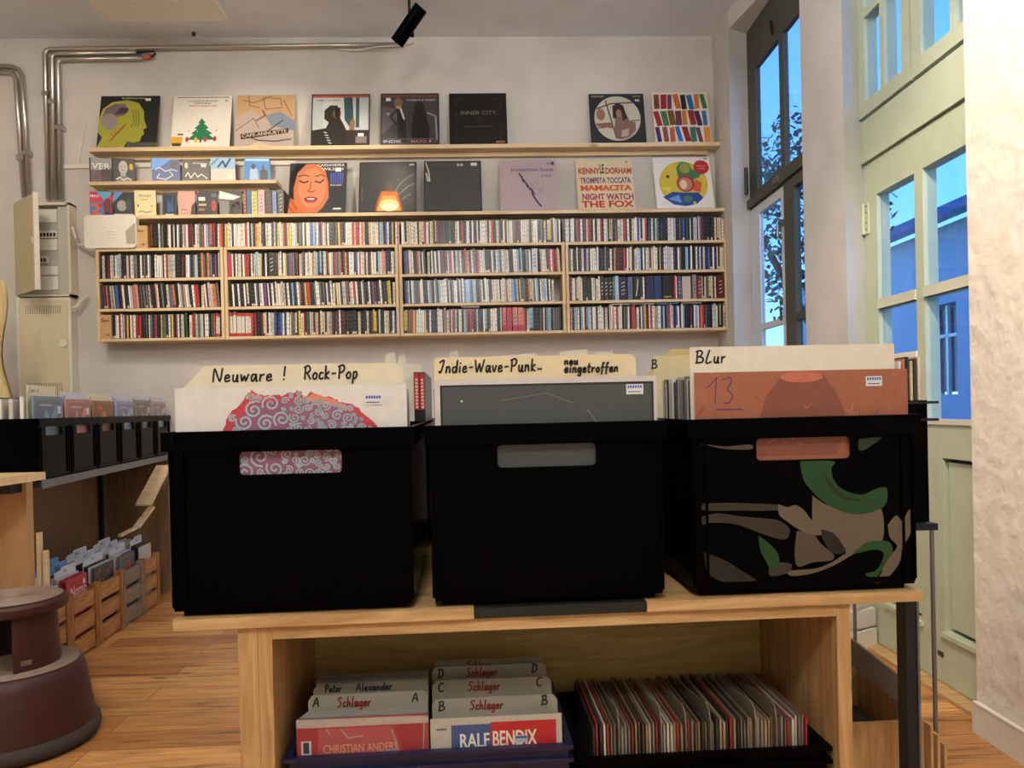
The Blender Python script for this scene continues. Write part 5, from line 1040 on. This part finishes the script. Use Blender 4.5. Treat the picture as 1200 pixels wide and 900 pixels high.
for k in range(2):
    y = .096 + k * .008; q = px3(364 + k, 502, 813 - k * .5, y); single(*q, y, wr, 'wrapped single in the blue tray, %s behind the A card' % ordn(k + 1), (110, 104, 98), group='wrapped singles in the blue tray')
y = .115; q = px3(367, 502, 799.5, y); w = q[1] - q[0]
tab(*q, y, [('Peter', -w * .4, -.0115, .010, bk, .85), ('Alexander', -w * .13, -.0115, .0105, (60, 60, 62), .95)], 'grey tab card handwritten with a first name in the left stack')
for k in range(9):
    y = .124 + k * .008; q = px3(371 + k * .6, 502, 797 - k * 1.1, y); single(q[0], q[1], q[2], y, wr, 'wrapped single in the blue tray, %s behind the hand-named card' % ordn(k + 1), random.Random(k + 9).choice([(120, 112, 104), (80, 76, 74), (150, 140, 128)]), group='wrapped singles in the blue tray')
for n, (lt, py, y) in enumerate((('B', 816.5, .075), ('C', 795, .125), ('D', 779, .170), ('E', 772, .21))):
    q = px3([506, 506, 506, 508][n], [653, 646, 640, 637][n], py, y); w = q[1] - q[0]; w_ = [] if n == 3 else []
    if n < 3: ws = [(lt, -w * .45, -.0165, .013, bk, 1), ('Schlager', -w * .2, -.017, .013, rd, .8), (lt, w * .37, -.0145, .013, bk, 1)]
    else: ws = [('F', 0, 0, .01, bk, 1), ('Schlager', -w * .2, -.0145, .012, rd, .8)]
    tab(*q, y, ws, 'grey tab card lettered %s and Schlager in the blue tray' % lt if n < 3 else 'rearmost grey tab card in the blue tray')
    m = [4, 3, 3, 2][n]
    for k in range(m):
        yy = y - .008 * (k + 1) + .001
        if n == 0: yy = .036 + k * .008
        q2 = px3([506, 507, 507, 508][n], [656, 650, 643, 638][n], [0, 817.5, 796.5, 779][n] + k * 1.2 if n else 841 - k * .8, yy)
        single(q2[0], q2[1], q2[2], yy, wr, 'wrapped single in the blue tray, %s in front of the %s card' % (ordn(m - k if n == 0 else k + 1), ['B', 'C', 'D', 'rearmost'][n]), (130, 126, 118), group='wrapped singles in the blue tray')
# singles seen edge-on in the black tray
sx0 = max(P2(693, 860, .03)[0], kx0 + .013); sx1 = min(P2(981, 850, .03)[0], kx1 - .014, c - .02); zf = P2(840, 846, .03)[1]
rq = random.Random(21); N = 62; tabs_at = {7: 1, 19: 1, 26: 1, 33: 1, 46: 1, 52: 1}
edge_c = [('grey', (104, 96, 86)), ('light', (140, 130, 114)), ('dark', (44, 38, 34)), ('red', (116, 40, 32)), ('brown', (84, 66, 48)), ('white', (158, 152, 142)), ('tan', (112, 94, 70)), ('grey', (92, 84, 74)), ('dark', (60, 50, 42)), ('tan', (124, 106, 82))]
cn = {}; zbk = ZS + .0045; pitch = (sx1 - sx0 - .012) / N; tabn = 0
for k in range(N):
    x = sx0 + .006 + pitch * k; sh = .045 * (1 - k / N * 1.6)
    if k in tabs_at:
        tabn += 1; h = zf - zbk + .018; dy0 = .032; mb = MB()
        P_ = [(0, 0), (.18, 0), (.18, h - .018), (.12, h - .012), (.05, h - .003), (.02, h + .002), (.006, h - .004), (0, h - .02)]
        vs = [(-.0009, p[0], p[1]) for p in P_] + [(.0009, p[0], p[1]) for p in P_]; n_ = len(P_)
        mb.add(vs, [tuple(range(n_)), tuple(range(2 * n_ - 1, n_ - 1, -1))] + [(i, (i + 1) % n_, (i + 1) % n_ + n_, i + n_) for i in range(n_)], flat((118, 108, 92), .5))
        o = mb.build('divider_card', None, D(x, dy0, zbk), DA); o.rotation_euler = (0, -.02 * sh * 10, DA)
        tag(o, 'round shouldered divider in the black tray, %s from the left' % ordn(tabn), 'divider card', 'dividers in the black tray')
    else:
        nm, c_ = rq.choice(edge_c) if k < N - 1 else ('red', (170, 36, 40)); cn[nm] = cn.get(nm, 0) + 1; h = zf - zbk + rq.uniform(-.004, .003)
        wd = pitch * rq.uniform(.45, .8)
        mb = MB(); mb.box(-wd / 2, wd / 2, 0, .182, 0, h, flat(c_, .5)); mb.box(-wd / 2 + .0004, wd / 2 - .0004, -.0004, 0, .002, h - .002, flat(tuple(min(255, int(v * 1.25)) for v in c_), .4))
        o = mb.build('single_record', None, D(x, .034 + rq.uniform(0, .006), zbk), DA); o.rotation_euler = (0, -sh * .25, DA)
        tag(o, '%s %s-edged single from the left in the black tray' % (ordn(cn[nm]), nm), 'record', 'singles in the black tray')
# ============================================================ THINGS TO THE RIGHT OF THE TABLE
def Wz(L, d, z): p = W(L, d); return (p[0], p[1], z)
# wooden box on the floor
bxw = empty('wooden_box', Wz(.665, 1.45, .0), DA, 'plywood box with an open slanted lid on the floor behind the steel upright', 'box')
bw, bd, bh = .21, .24, .375
t_ = .012
mb = MB(); mb.box(-bw / 2, bw / 2, 0, t_, 0, bh - .03, M['pinedz']); mb.box(-bw / 2, bw / 2, bd - t_, bd, 0, bh, M['pinedz']); mb.box(-bw / 2, -bw / 2 + t_, t_, bd - t_, 0, bh, M['pinedz']); mb.box(bw / 2 - t_, bw / 2, t_, bd - t_, 0, bh, M['pinedz']); mb.box(-bw / 2 + t_, bw / 2 - t_, t_, bd - t_, .01, .02, M['blackm']); mb.build('body', bxw)
mb = MB(); mb.bar((bw / 2 - .006, .02, bh + .002), (bw / 2 - .13, .25, bh + .12), .006, .05, flat((120, 112, 100), .6)); o = mb.build('lid', bxw); o['label'] = 'grey edge of the raised slanted lid'
mb = MB(); mb.box(-bw / 2 + .02, bw / 2 - .04, .03, bd - .03, .05, bh - .07, M['blackm']);  # added block stands in for the box's black interior
tag(mb.build('black_case', None, Wz(.665, 1.45, 0.0), DA), 'black case lying inside the plywood box', 'case')  # not a case: added block for the box's black interior
tag(MB().tube([Wz(.685, 1.73, .0), Wz(.70, 1.73, .35), Wz(.735, 1.73, .375), Wz(.765, 1.73, .36), Wz(.783, 1.73, .33)], .009, M['blackm']).build('black_strap'), 'curved black strap sticking up behind the plywood box', 'strap')
for k in range(5):
    p = Wz(.672 + k * .0055, 1.255 + .012 * (k % 2), 0); mb = MB(); mb.box(-.0022, .0022, -.006, .012, 0, .425 - .008 * k, M['pinedz'])
    tag(mb.build('wood_strip', None, p, 0), 'narrow wood strip standing right of the steel stand, %s from the left' % ordn(k + 1), 'wood strip', 'wood strips beside the steel stand')
# crate further right, behind
rc = empty('record_crate', Wz(.80, 1.48, .72), R(-2), 'black record crate on the metal rack at the far right, beyond the table', 'crate')
w2 = .30
mb = MB(); t_ = .004
for q in ((-.26, 0, 0, t_), (-.26, 0, .34, .344), ): mb.box(q[0], q[1], q[2], q[3], 0, .235, M['black'])
mb.box(-.26, -.256, t_, .34, 0, .235, M['black']); mb.box(-.004, 0, t_, .34, 0, .235, M['black']); mb.box(-.256, -.004, t_, .34, 0, .004, M['black']); mb.build('shell', rc)
mb = MB()
for z in (.195, .228): mb.box(-.265, .018, -.008, .0, z, z + .005, M['bsteel']); mb.box(.0, .018, 0, .34, z, z + .005, M['bsteel'])
mb.build('rim', rc)
for k, (c_, nm) in enumerate((((216, 200, 186), 'cream'), ((60, 52, 40), 'dark brown'), ((200, 188, 150), 'yellowish'), ((40, 36, 34), 'black'), ((190, 120, 80), 'tan'), ((226, 224, 220), 'white'))):
    p = W(.80, 1.48); v = Matrix.Rotation(R(-2), 3, 'Z') @ Vector((-.010 - .0075 * k, .008, 0)); mb = MB(); mb.box(-.0025, .0025, 0, .315, 0, .315 - .004 * (k % 3), flat(c_, .4))
    tag(mb.build('record_sleeve', None, (p[0] + v.x, p[1] + v.y, .7245), R(-2)), '%s record sleeve seen edge-on in the far right crate' % nm, 'record', 'sleeves in the far right crate')
rk = empty('metal_rack', Wz(.80, 1.48, 0), R(-2), 'slim black metal rack carrying the far right crate', 'rack')
mb = MB(); mb.box(-.265, .012, -.008, .35, .705, .718, M['bsteel']); mb.build('shelf', rk)
for x, y in ((.004, 0), (-.255, 0), (.004, .34), (-.255, .34)): MB().box(x - .003, x + .003, y - .003, y + .003, 0, .7045, M['steel']).build('leg', rk)
# ============================================================ LEFT RACK OF CRATES
RA = W(-1.60, 2.60); RB = W(-1.86, 4.15); rd_ = Vector((RB[0] - RA[0], RB[1] - RA[1], 0)).normalized(); RZR = math.atan2(rd_.y, rd_.x)
RM3 = Matrix.Rotation(RZR, 3, 'Z')
def K_(s, q, z): v = RM3 @ Vector((s, q, 0)); return (RA[0] + v.x, RA[1] + v.y, z)     # s along the rack, q away from the aisle
ZRK = .742
stand = empty('crate_stand', K_(0, 0, 0), RZR, 'long low stand with a steel edge carrying the left row of black crates', 'stand')
LEN = 1.62
MB().box(0, LEN, 0, .40, ZRK - .018, ZRK, M['blackm']).build('shelf_board', stand)
o = MB().box(-.005, LEN, -.006, -.0003, ZRK - .022, ZRK + .006, M['steel']).build('steel_edge', stand)
for s in (.0, 1.44): MB().box(s, s + .022, .295, .315, 0, ZRK - .0185, M['bsteel']).build('leg', stand)
pl = wood('plywood_panel', (132, 104, 70), (110, 84, 54), 'Z', ring=10)
MB().box(.0, 1.585, .318, .333, 0, ZRK - .0185, pl).build('back_panel', stand); MB().box(1.59, 1.605, .012, .333, 0, ZRK - .0185, pl).build('end_panel', stand)
hr = .215
cols = [(120, 140, 160), (186, 130, 124), (150, 110, 80), (160, 168, 200), (150, 140, 128), (190, 170, 176), (206, 196, 160)]
cdesc = ['blue grey', 'dusty pink', 'brown and orange', 'pale lilac', 'grey brown', 'light pink', 'cream']
pit = .272
for i in range(6):
    s = .125 + i * pit; e = empty('record_crate', K_(s, .004, ZRK + .0005), RZR, 'black plastic record crate on the left stand, %s from its near end' % ordn(i + 1), 'crate')
    crate_parts(e, w=.255, dep=.37, h=hr, rim=.268)
    rq = random.Random(70 + i); n = 9 if i < 4 else 7; dp = .034
    for k in range(n):
        c = cols[i] if k == 0 else rq.choice([(40, 38, 40), (222, 216, 202), (206, 184, 150), (90, 86, 90), (226, 222, 214), (230, 226, 216), (60, 56, 60), (200, 196, 190)])
        hh = .275 + rq.uniform(-.006, .006)
        def dr(a, i=i, c=c):
            q = random.Random(i); a.rect(.06, .6, .94, .95, tuple(int(v * .86) for v in c))
            a.poly([(.25, .6), (.4, .85), (.55, .7), (.75, .9), (.8, .6)], tuple(min(255, int(v * 1.15)) for v in c)).rect(.8, .78, .92, .88, (220, 222, 226)).rect(.2, .88, .6, .9, (200, 190, 170)) if i != 2 else a.ell(.5, .75, .12, .1, (220, 130, 60)).rect(.2, .85, .4, .93, (200, 90, 50))
        lab = '%s record sleeve at the front of the %s crate on the left stand' % (cdesc[i], ordn(i + 1)) if k == 0 else 'sleeve in the %s crate on the left stand, %s behind the front one' % (ordn(i + 1), ordn(k))
        lp(None, 'record_sleeve', K_(s, .022 + k * dp, ZRK + .0135), RZR, .242, hh, c, lab, t=.012 if k else .006, draw=dr if k == 0 else None, group='sleeves in the left crates')
    if i in (0, 1, 2, 3, 4, 5):
        y = .036; mb = MB(); hh = .318 if i in (0,) else .30; cc = (236, 228, 200) if i in (0, 2) else (222, 224, 236)  # blue light put into the colour of the white cards
        mb.prism([(-.118, 0), (.118, 0), (.112, hh), (-.118, hh)], -.0006, .0006, flat(cc, .6)); a = Art(.17, hh, .0012, mb); a.hand(['Comic xc', 'Minsc', 'Hip', 'eno n', 'Rap l', 'neu'][i], -.10, hh - .024, .017, .0018, (50, 46, 44), .9)
        tag(mb.build('divider_card', None, K_(s, y + .0045, ZRK + .0135), RZR), '%s divider card standing up in the %s crate on the left stand' % ('cream' if i in (0, 2) else 'bluish white', ordn(i + 1)), 'divider card', 'divider cards in the left crates')
# brace
P_ = [(.0, .0), (.035, .012), (.06, -.07), (.05, -.16), (.075, -.15), (.16, .14), (.19, .21), (.155, .20)]
bz = at_Y(178, 585, RA[1] + 1.0)
mb = MB()
for a_, b_, w_ in ((at_Y(168, 592, 3.75), at_Y(192, 546, 3.95), .075), (at_Y(160, 618, 3.68), at_Y(178, 594, 3.80), .03), (at_Y(140, 628, 3.55), at_Y(160, 618, 3.68), .016)):
    mb.bar(a_, b_, w_, .012, M['pine'])
tag(mb.build('wooden_offcut'), 'pale wooden offcut leaning diagonally under the left stand', 'wood')
# ============================================================ WINE CRATES WITH RECORDS ON THE FLOOR
FA = W(-1.70, 2.68); FB = W(-1.83, 4.12); fd = Vector((FB[0] - FA[0], FB[1] - FA[1], 0)).normalized(); FZ = math.atan2(fd.y, fd.x); FM = Matrix.Rotation(FZ, 3, 'Z')
def Q_(s, q, z): v = FM @ Vector((s, q, 0)); return (FA[0] + v.x, FA[1] + v.y, z)
def wine(loc, w, label, tone=0):
    e = empty('fruit_crate', loc, FZ, label, 'wooden crate'); h = .262; dep = .19; cm = M['crate'] if tone == 0 else wood('grey_crate_wood', (150, 134, 116), (104, 90, 76), 'Y', ring=20); m2 = M['crate'] if tone == 0 else cm
    for x in (-w / 2, w / 2 - .026):
        for y in (0, dep - .026): MB().box(x, x + .026, y, y + .026, 0, h + .004, M['cratep'] if tone == 0 else cm).build('corner_post', e)
    k = 0
    for z in (.012, .098, .184):
        for y in (.006, dep - .018): MB().box(-w / 2 + .0265, w / 2 - .0265, y, y + .012, z, z + .066, m2).build('slat', e)
        for x in (-w / 2 + .004, w / 2 - .014): MB().box(x, x + .010, .0265, dep - .0265, z, z + .066, m2).build('slat', e)
    MB().box(-w / 2 + .016, w / 2 - .016, .0265, dep - .0265, .002, .01, m2).build('base_board', e)
    return e
wds = [.27, .235, .245, .235, .20]; s = .02; k = 0
tops = [[(226, 222, 214), (120, 170, 210)], [(170, 40, 56), (210, 214, 220), (90, 150, 200), (214, 210, 200)], [(60, 50, 54), (200, 206, 214), (150, 200, 230)], [(90, 90, 96), (60, 110, 190), (214, 214, 220), (200, 200, 190)], [(190, 190, 186), (60, 60, 60), (214, 206, 190)]]
for i, w in enumerate(wds):
    c = s + w / 2
    wine(Q_(c, 0, .0005), w, ['slatted wooden crate half hidden behind the brown stool', 'slatted wooden crate with the red record at its front, right of the stool', 'slatted wooden crate, third along the floor from the stool', 'greyish slatted wooden crate with blue records, fourth along the floor', 'small slatted wooden crate at the far end of the floor row'][i], 1 if i == 3 else 0)
    rq = random.Random(90 + i)
    for q in range(8):
        col = tops[i][0] if q == 0 else rq.choice(tops[i] + [(200, 200, 204), (40, 40, 44)]); hh = .305 + .004 * q
        def dr(a, i=i, q=q):
            if q == 0 and i == 1: a.text('Nomo', -a.w * .3, a.h * .76, .04, (226, 200, 206), a.w * .75).ell(.85, .9, .05, .04, (220, 225, 235))
            elif q == 0 and i == 2:
                for k in range(14): r_ = random.Random(k); a.ell(r_.uniform(.1, .9), r_.uniform(.6, .95), .05, .03, r_.choice(((150, 80, 80), (110, 100, 110), (90, 60, 60))))
            elif q == 0 and i == 3: a.ell(.6, .8, .14, .1, (170, 70, 80)).text('BIZET', -a.w * .1, a.h * .7, .01, WH)
            elif q == 1 and i == 3: a.rect(.3, .86, 1, .99, (70, 120, 200)).text('MENUH', -a.w * .1, a.h * .89, .02, WH, a.w * .5)
        lp(None, 'record_sleeve', Q_(c, .034 + q * .0165, .013), FZ, w - .058, hh, col, 'record sleeve in the %s floor crate, %s from its front' % (ordn(i + 1), ordn(q + 1)), t=.007, draw=dr, group='sleeves in the floor crates')
    for q in range(3 if i < 4 else 1):
        mb = MB(); ww = (w - .06) / 2; cc = (110, 160, 205) if i in (0, 1) and q else (206, 214, 226); hh = .35 + .012 * q
        mb.prism([(-ww, 0), (ww, 0), (ww, hh - .008), (ww - .006, hh), (-ww * .3, hh), (-ww * .4, hh - .01), (-ww, hh - .014)], -.0007, .0007, flat(cc, .6)); a = Art(2 * ww, hh, .0014, mb); a.hand(['Jazz', 'Soul h', 'Rap k'][q], -ww * .2, hh - .022, .013, .0016, (30, 40, 60), .9)
        tag(mb.build('divider_card', None, Q_(c, .042 + .033 * (q + 1) - .0002, .013), FZ), '%s divider in the %s floor crate, %s from its front' % ('blue' if cc[0] == 110 else 'whitish', ordn(i + 1), ordn(q + 1)), 'divider card', 'divider cards in the floor crates')
    s += w + .006
# ============================================================ COUNTER AND STOOL
ct = empty('counter', (0, 0, 0), -R(2.3), 'pale wooden counter corner at the left edge above the brown stool', 'counter')
MB().box(-2.6, -1.505, 2.18, 2.47, .762, .786, M['counter']).build('worktop', ct)
o = MB().box(-2.6, -1.585, 2.497, 2.53, 0, .7615, wood('beech_panel', (190, 152, 104), (172, 134, 88), 'Z', ring=8)).build('side_panel', ct)
MB().box(-2.6, -1.6, 2.44, 2.4965, .72, .7615, M['blackm']).build('support_rail', ct)
for k, (L, z) in enumerate(((-1.577, .60), (-1.556, .54))):
    tag(MB().box(-.0065, .0065, -.008, .008, 0, z - .02, M['pine']).build('wooden_batten', None, Wz(L, 2.545, 0), 0), '%s thin pale batten standing beside the counter panel' % ('taller' if k == 0 else 'shorter'), 'batten', 'thin battens beside the counter')
so = W(-1.492, 2.27); stl = empty('step_stool', (so[0], so[1], 0), R(5), 'dark brown plastic round step stool on the wooden floor', 'step stool')
br = M['brown']
MB().lathe([(.215, .012), (.222, .012), (.226, .03), (.222, .048), (.212, .052), (.20, .052)], M['rubber'], 56).build('rubber_base_ring', stl, smooth=True)
mb = MB(); mb.lathe([(.212, .05), (.206, .09), (.19, .20), (.183, .222), (.176, .231), (.168, .234), (.15, .2345), (.10, .2345)], br, 56); mb.build('lower_drum', stl, smooth=True)
tm = flat((150, 128, 112), .5, bump=.5, scale=90)
mb = MB()
for r in (.172, .164, .156, .148, .14, .132, .124): mb.lathe([(r - .0055, .2346), (r - .0045, .237), (r - .001, .237), (r, .2346)], tm, 48)
mb.lathe([(0, .2348), (.172, .2352)], tm, 48); mb.build('lower_tread', stl)
mb = MB()
for a0 in (0, 180):      # two curved walls hold the upper tread, openings between them
    mb.lathe([(.112, .236), (.122, .236), (.116, .395), (.106, .395), (.112, .236)], br, 20, None, R(a0 - 62), R(a0 + 62))
    for s_ in (-62, 62):
        g_ = R(a0 + s_); mb.bar((.117 * math.cos(g_), .117 * math.sin(g_), .236), (.111 * math.cos(g_), .111 * math.sin(g_), .395), .013, .013, br)
mb.build('upper_column', stl, smooth=False)
mb = MB(); mb.lathe([(.10, .396), (.142, .396), (.146, .404), (.146, .42), (.14, .429), (.13, .432), (0, .432)], br, 56); mb.lathe([(0, .3955), (.141, .3955)], br, 56); mb.build('top_step', stl, smooth=False)
mb = MB()
for r in [.13 - .011 * k for k in range(11)]: mb.lathe([(r - .006, .4322), (r - .005, .4345), (r - .0015, .4345), (r, .4322)], tm, 48)
mb.lathe([(0, .4322), (.132, .4325)], tm, 48); mb.build('top_tread', stl)
g_ = R(-50); mb = MB(); mb.box(-.014, .014, -.0015, .0, -.007, .007, flat((120, 90, 76), .4)); o = mb.build('maker_plate', stl, (.1215 * math.cos(g_), .1215 * math.sin(g_), .262), g_ + R(90))
# ============================================================ WORLD AND LIGHT
w = bpy.data.worlds.new('dusk'); SC.world = w; w.use_nodes = True; n = w.node_tree.nodes; l = w.node_tree.links; bg = n['Background']
tc = n.new('ShaderNodeTexCoord'); sp = n.new('ShaderNodeSeparateXYZ'); rp = n.new('ShaderNodeValToRGB'); l.new(tc.outputs['Generated'], sp.inputs['Vector']); l.new(sp.outputs['Z'], rp.inputs['Fac'])
e = rp.color_ramp.elements; e[0].position = 0; e[0].color = srgb((150, 208, 250)) + (1,); e[1].position = .6; e[1].color = srgb((60, 116, 216)) + (1,)
x = e.new(.22); x.color = srgb((90, 156, 236)) + (1,)
l.new(rp.outputs['Color'], bg.inputs['Color']); bg.inputs['Strength'].default_value = SKY
# unseen fill globes, added to brighten the ceiling and the room
for k, (gx, gy, gz, st_) in enumerate(((-.2, -.7, 2.45, FILL_GLOBE * 2.3), (-1.5, 1.2, 2.62, FILL_GLOBE * .75), (.55, 1.9, 2.62, FILL_GLOBE * .7))):
    gl_ = empty('globe_lamp', (gx, gy, gz), 0, 'opal globe lamp hanging ' + ['behind the viewpoint', 'above the aisle by the left rack', 'above the middle of the room'][k], 'lamp')
    em = bpy.data.materials.new('opal_glow'); em.use_nodes = True; b_ = em.node_tree.nodes['Principled BSDF']; b_.inputs['Base Color'].default_value = (.8, .78, .74, 1); b_.inputs['Emission Color'].default_value = ((1, .96, .9, 1), (1, .9, .76, 1), (1, .97, .92, 1))[k]; b_.inputs['Emission Strength'].default_value = st_
    MB().lathe([(.16 * math.sin(math.pi * q / 16) + 1e-4, -.16 * math.cos(math.pi * q / 16)) for q in range(17)], em, 32).build('globe', gl_, smooth=True)
    MB().tube([(0, 0, .16), (0, 0, CZ - gz - .001)], .006, M['blackm']).build('cord', gl_)
SC.view_settings.view_transform = 'Standard'; SC.view_settings.look = 'None'; SC.view_settings.gamma = 1; SC.view_settings.use_curve_mapping = False
SC.view_settings.exposure = EXPO
SC.cycles.max_bounces = 6

import collections
_c = collections.Counter(o['label'] for o in bpy.data.objects if 'label' in o and not o.parent)
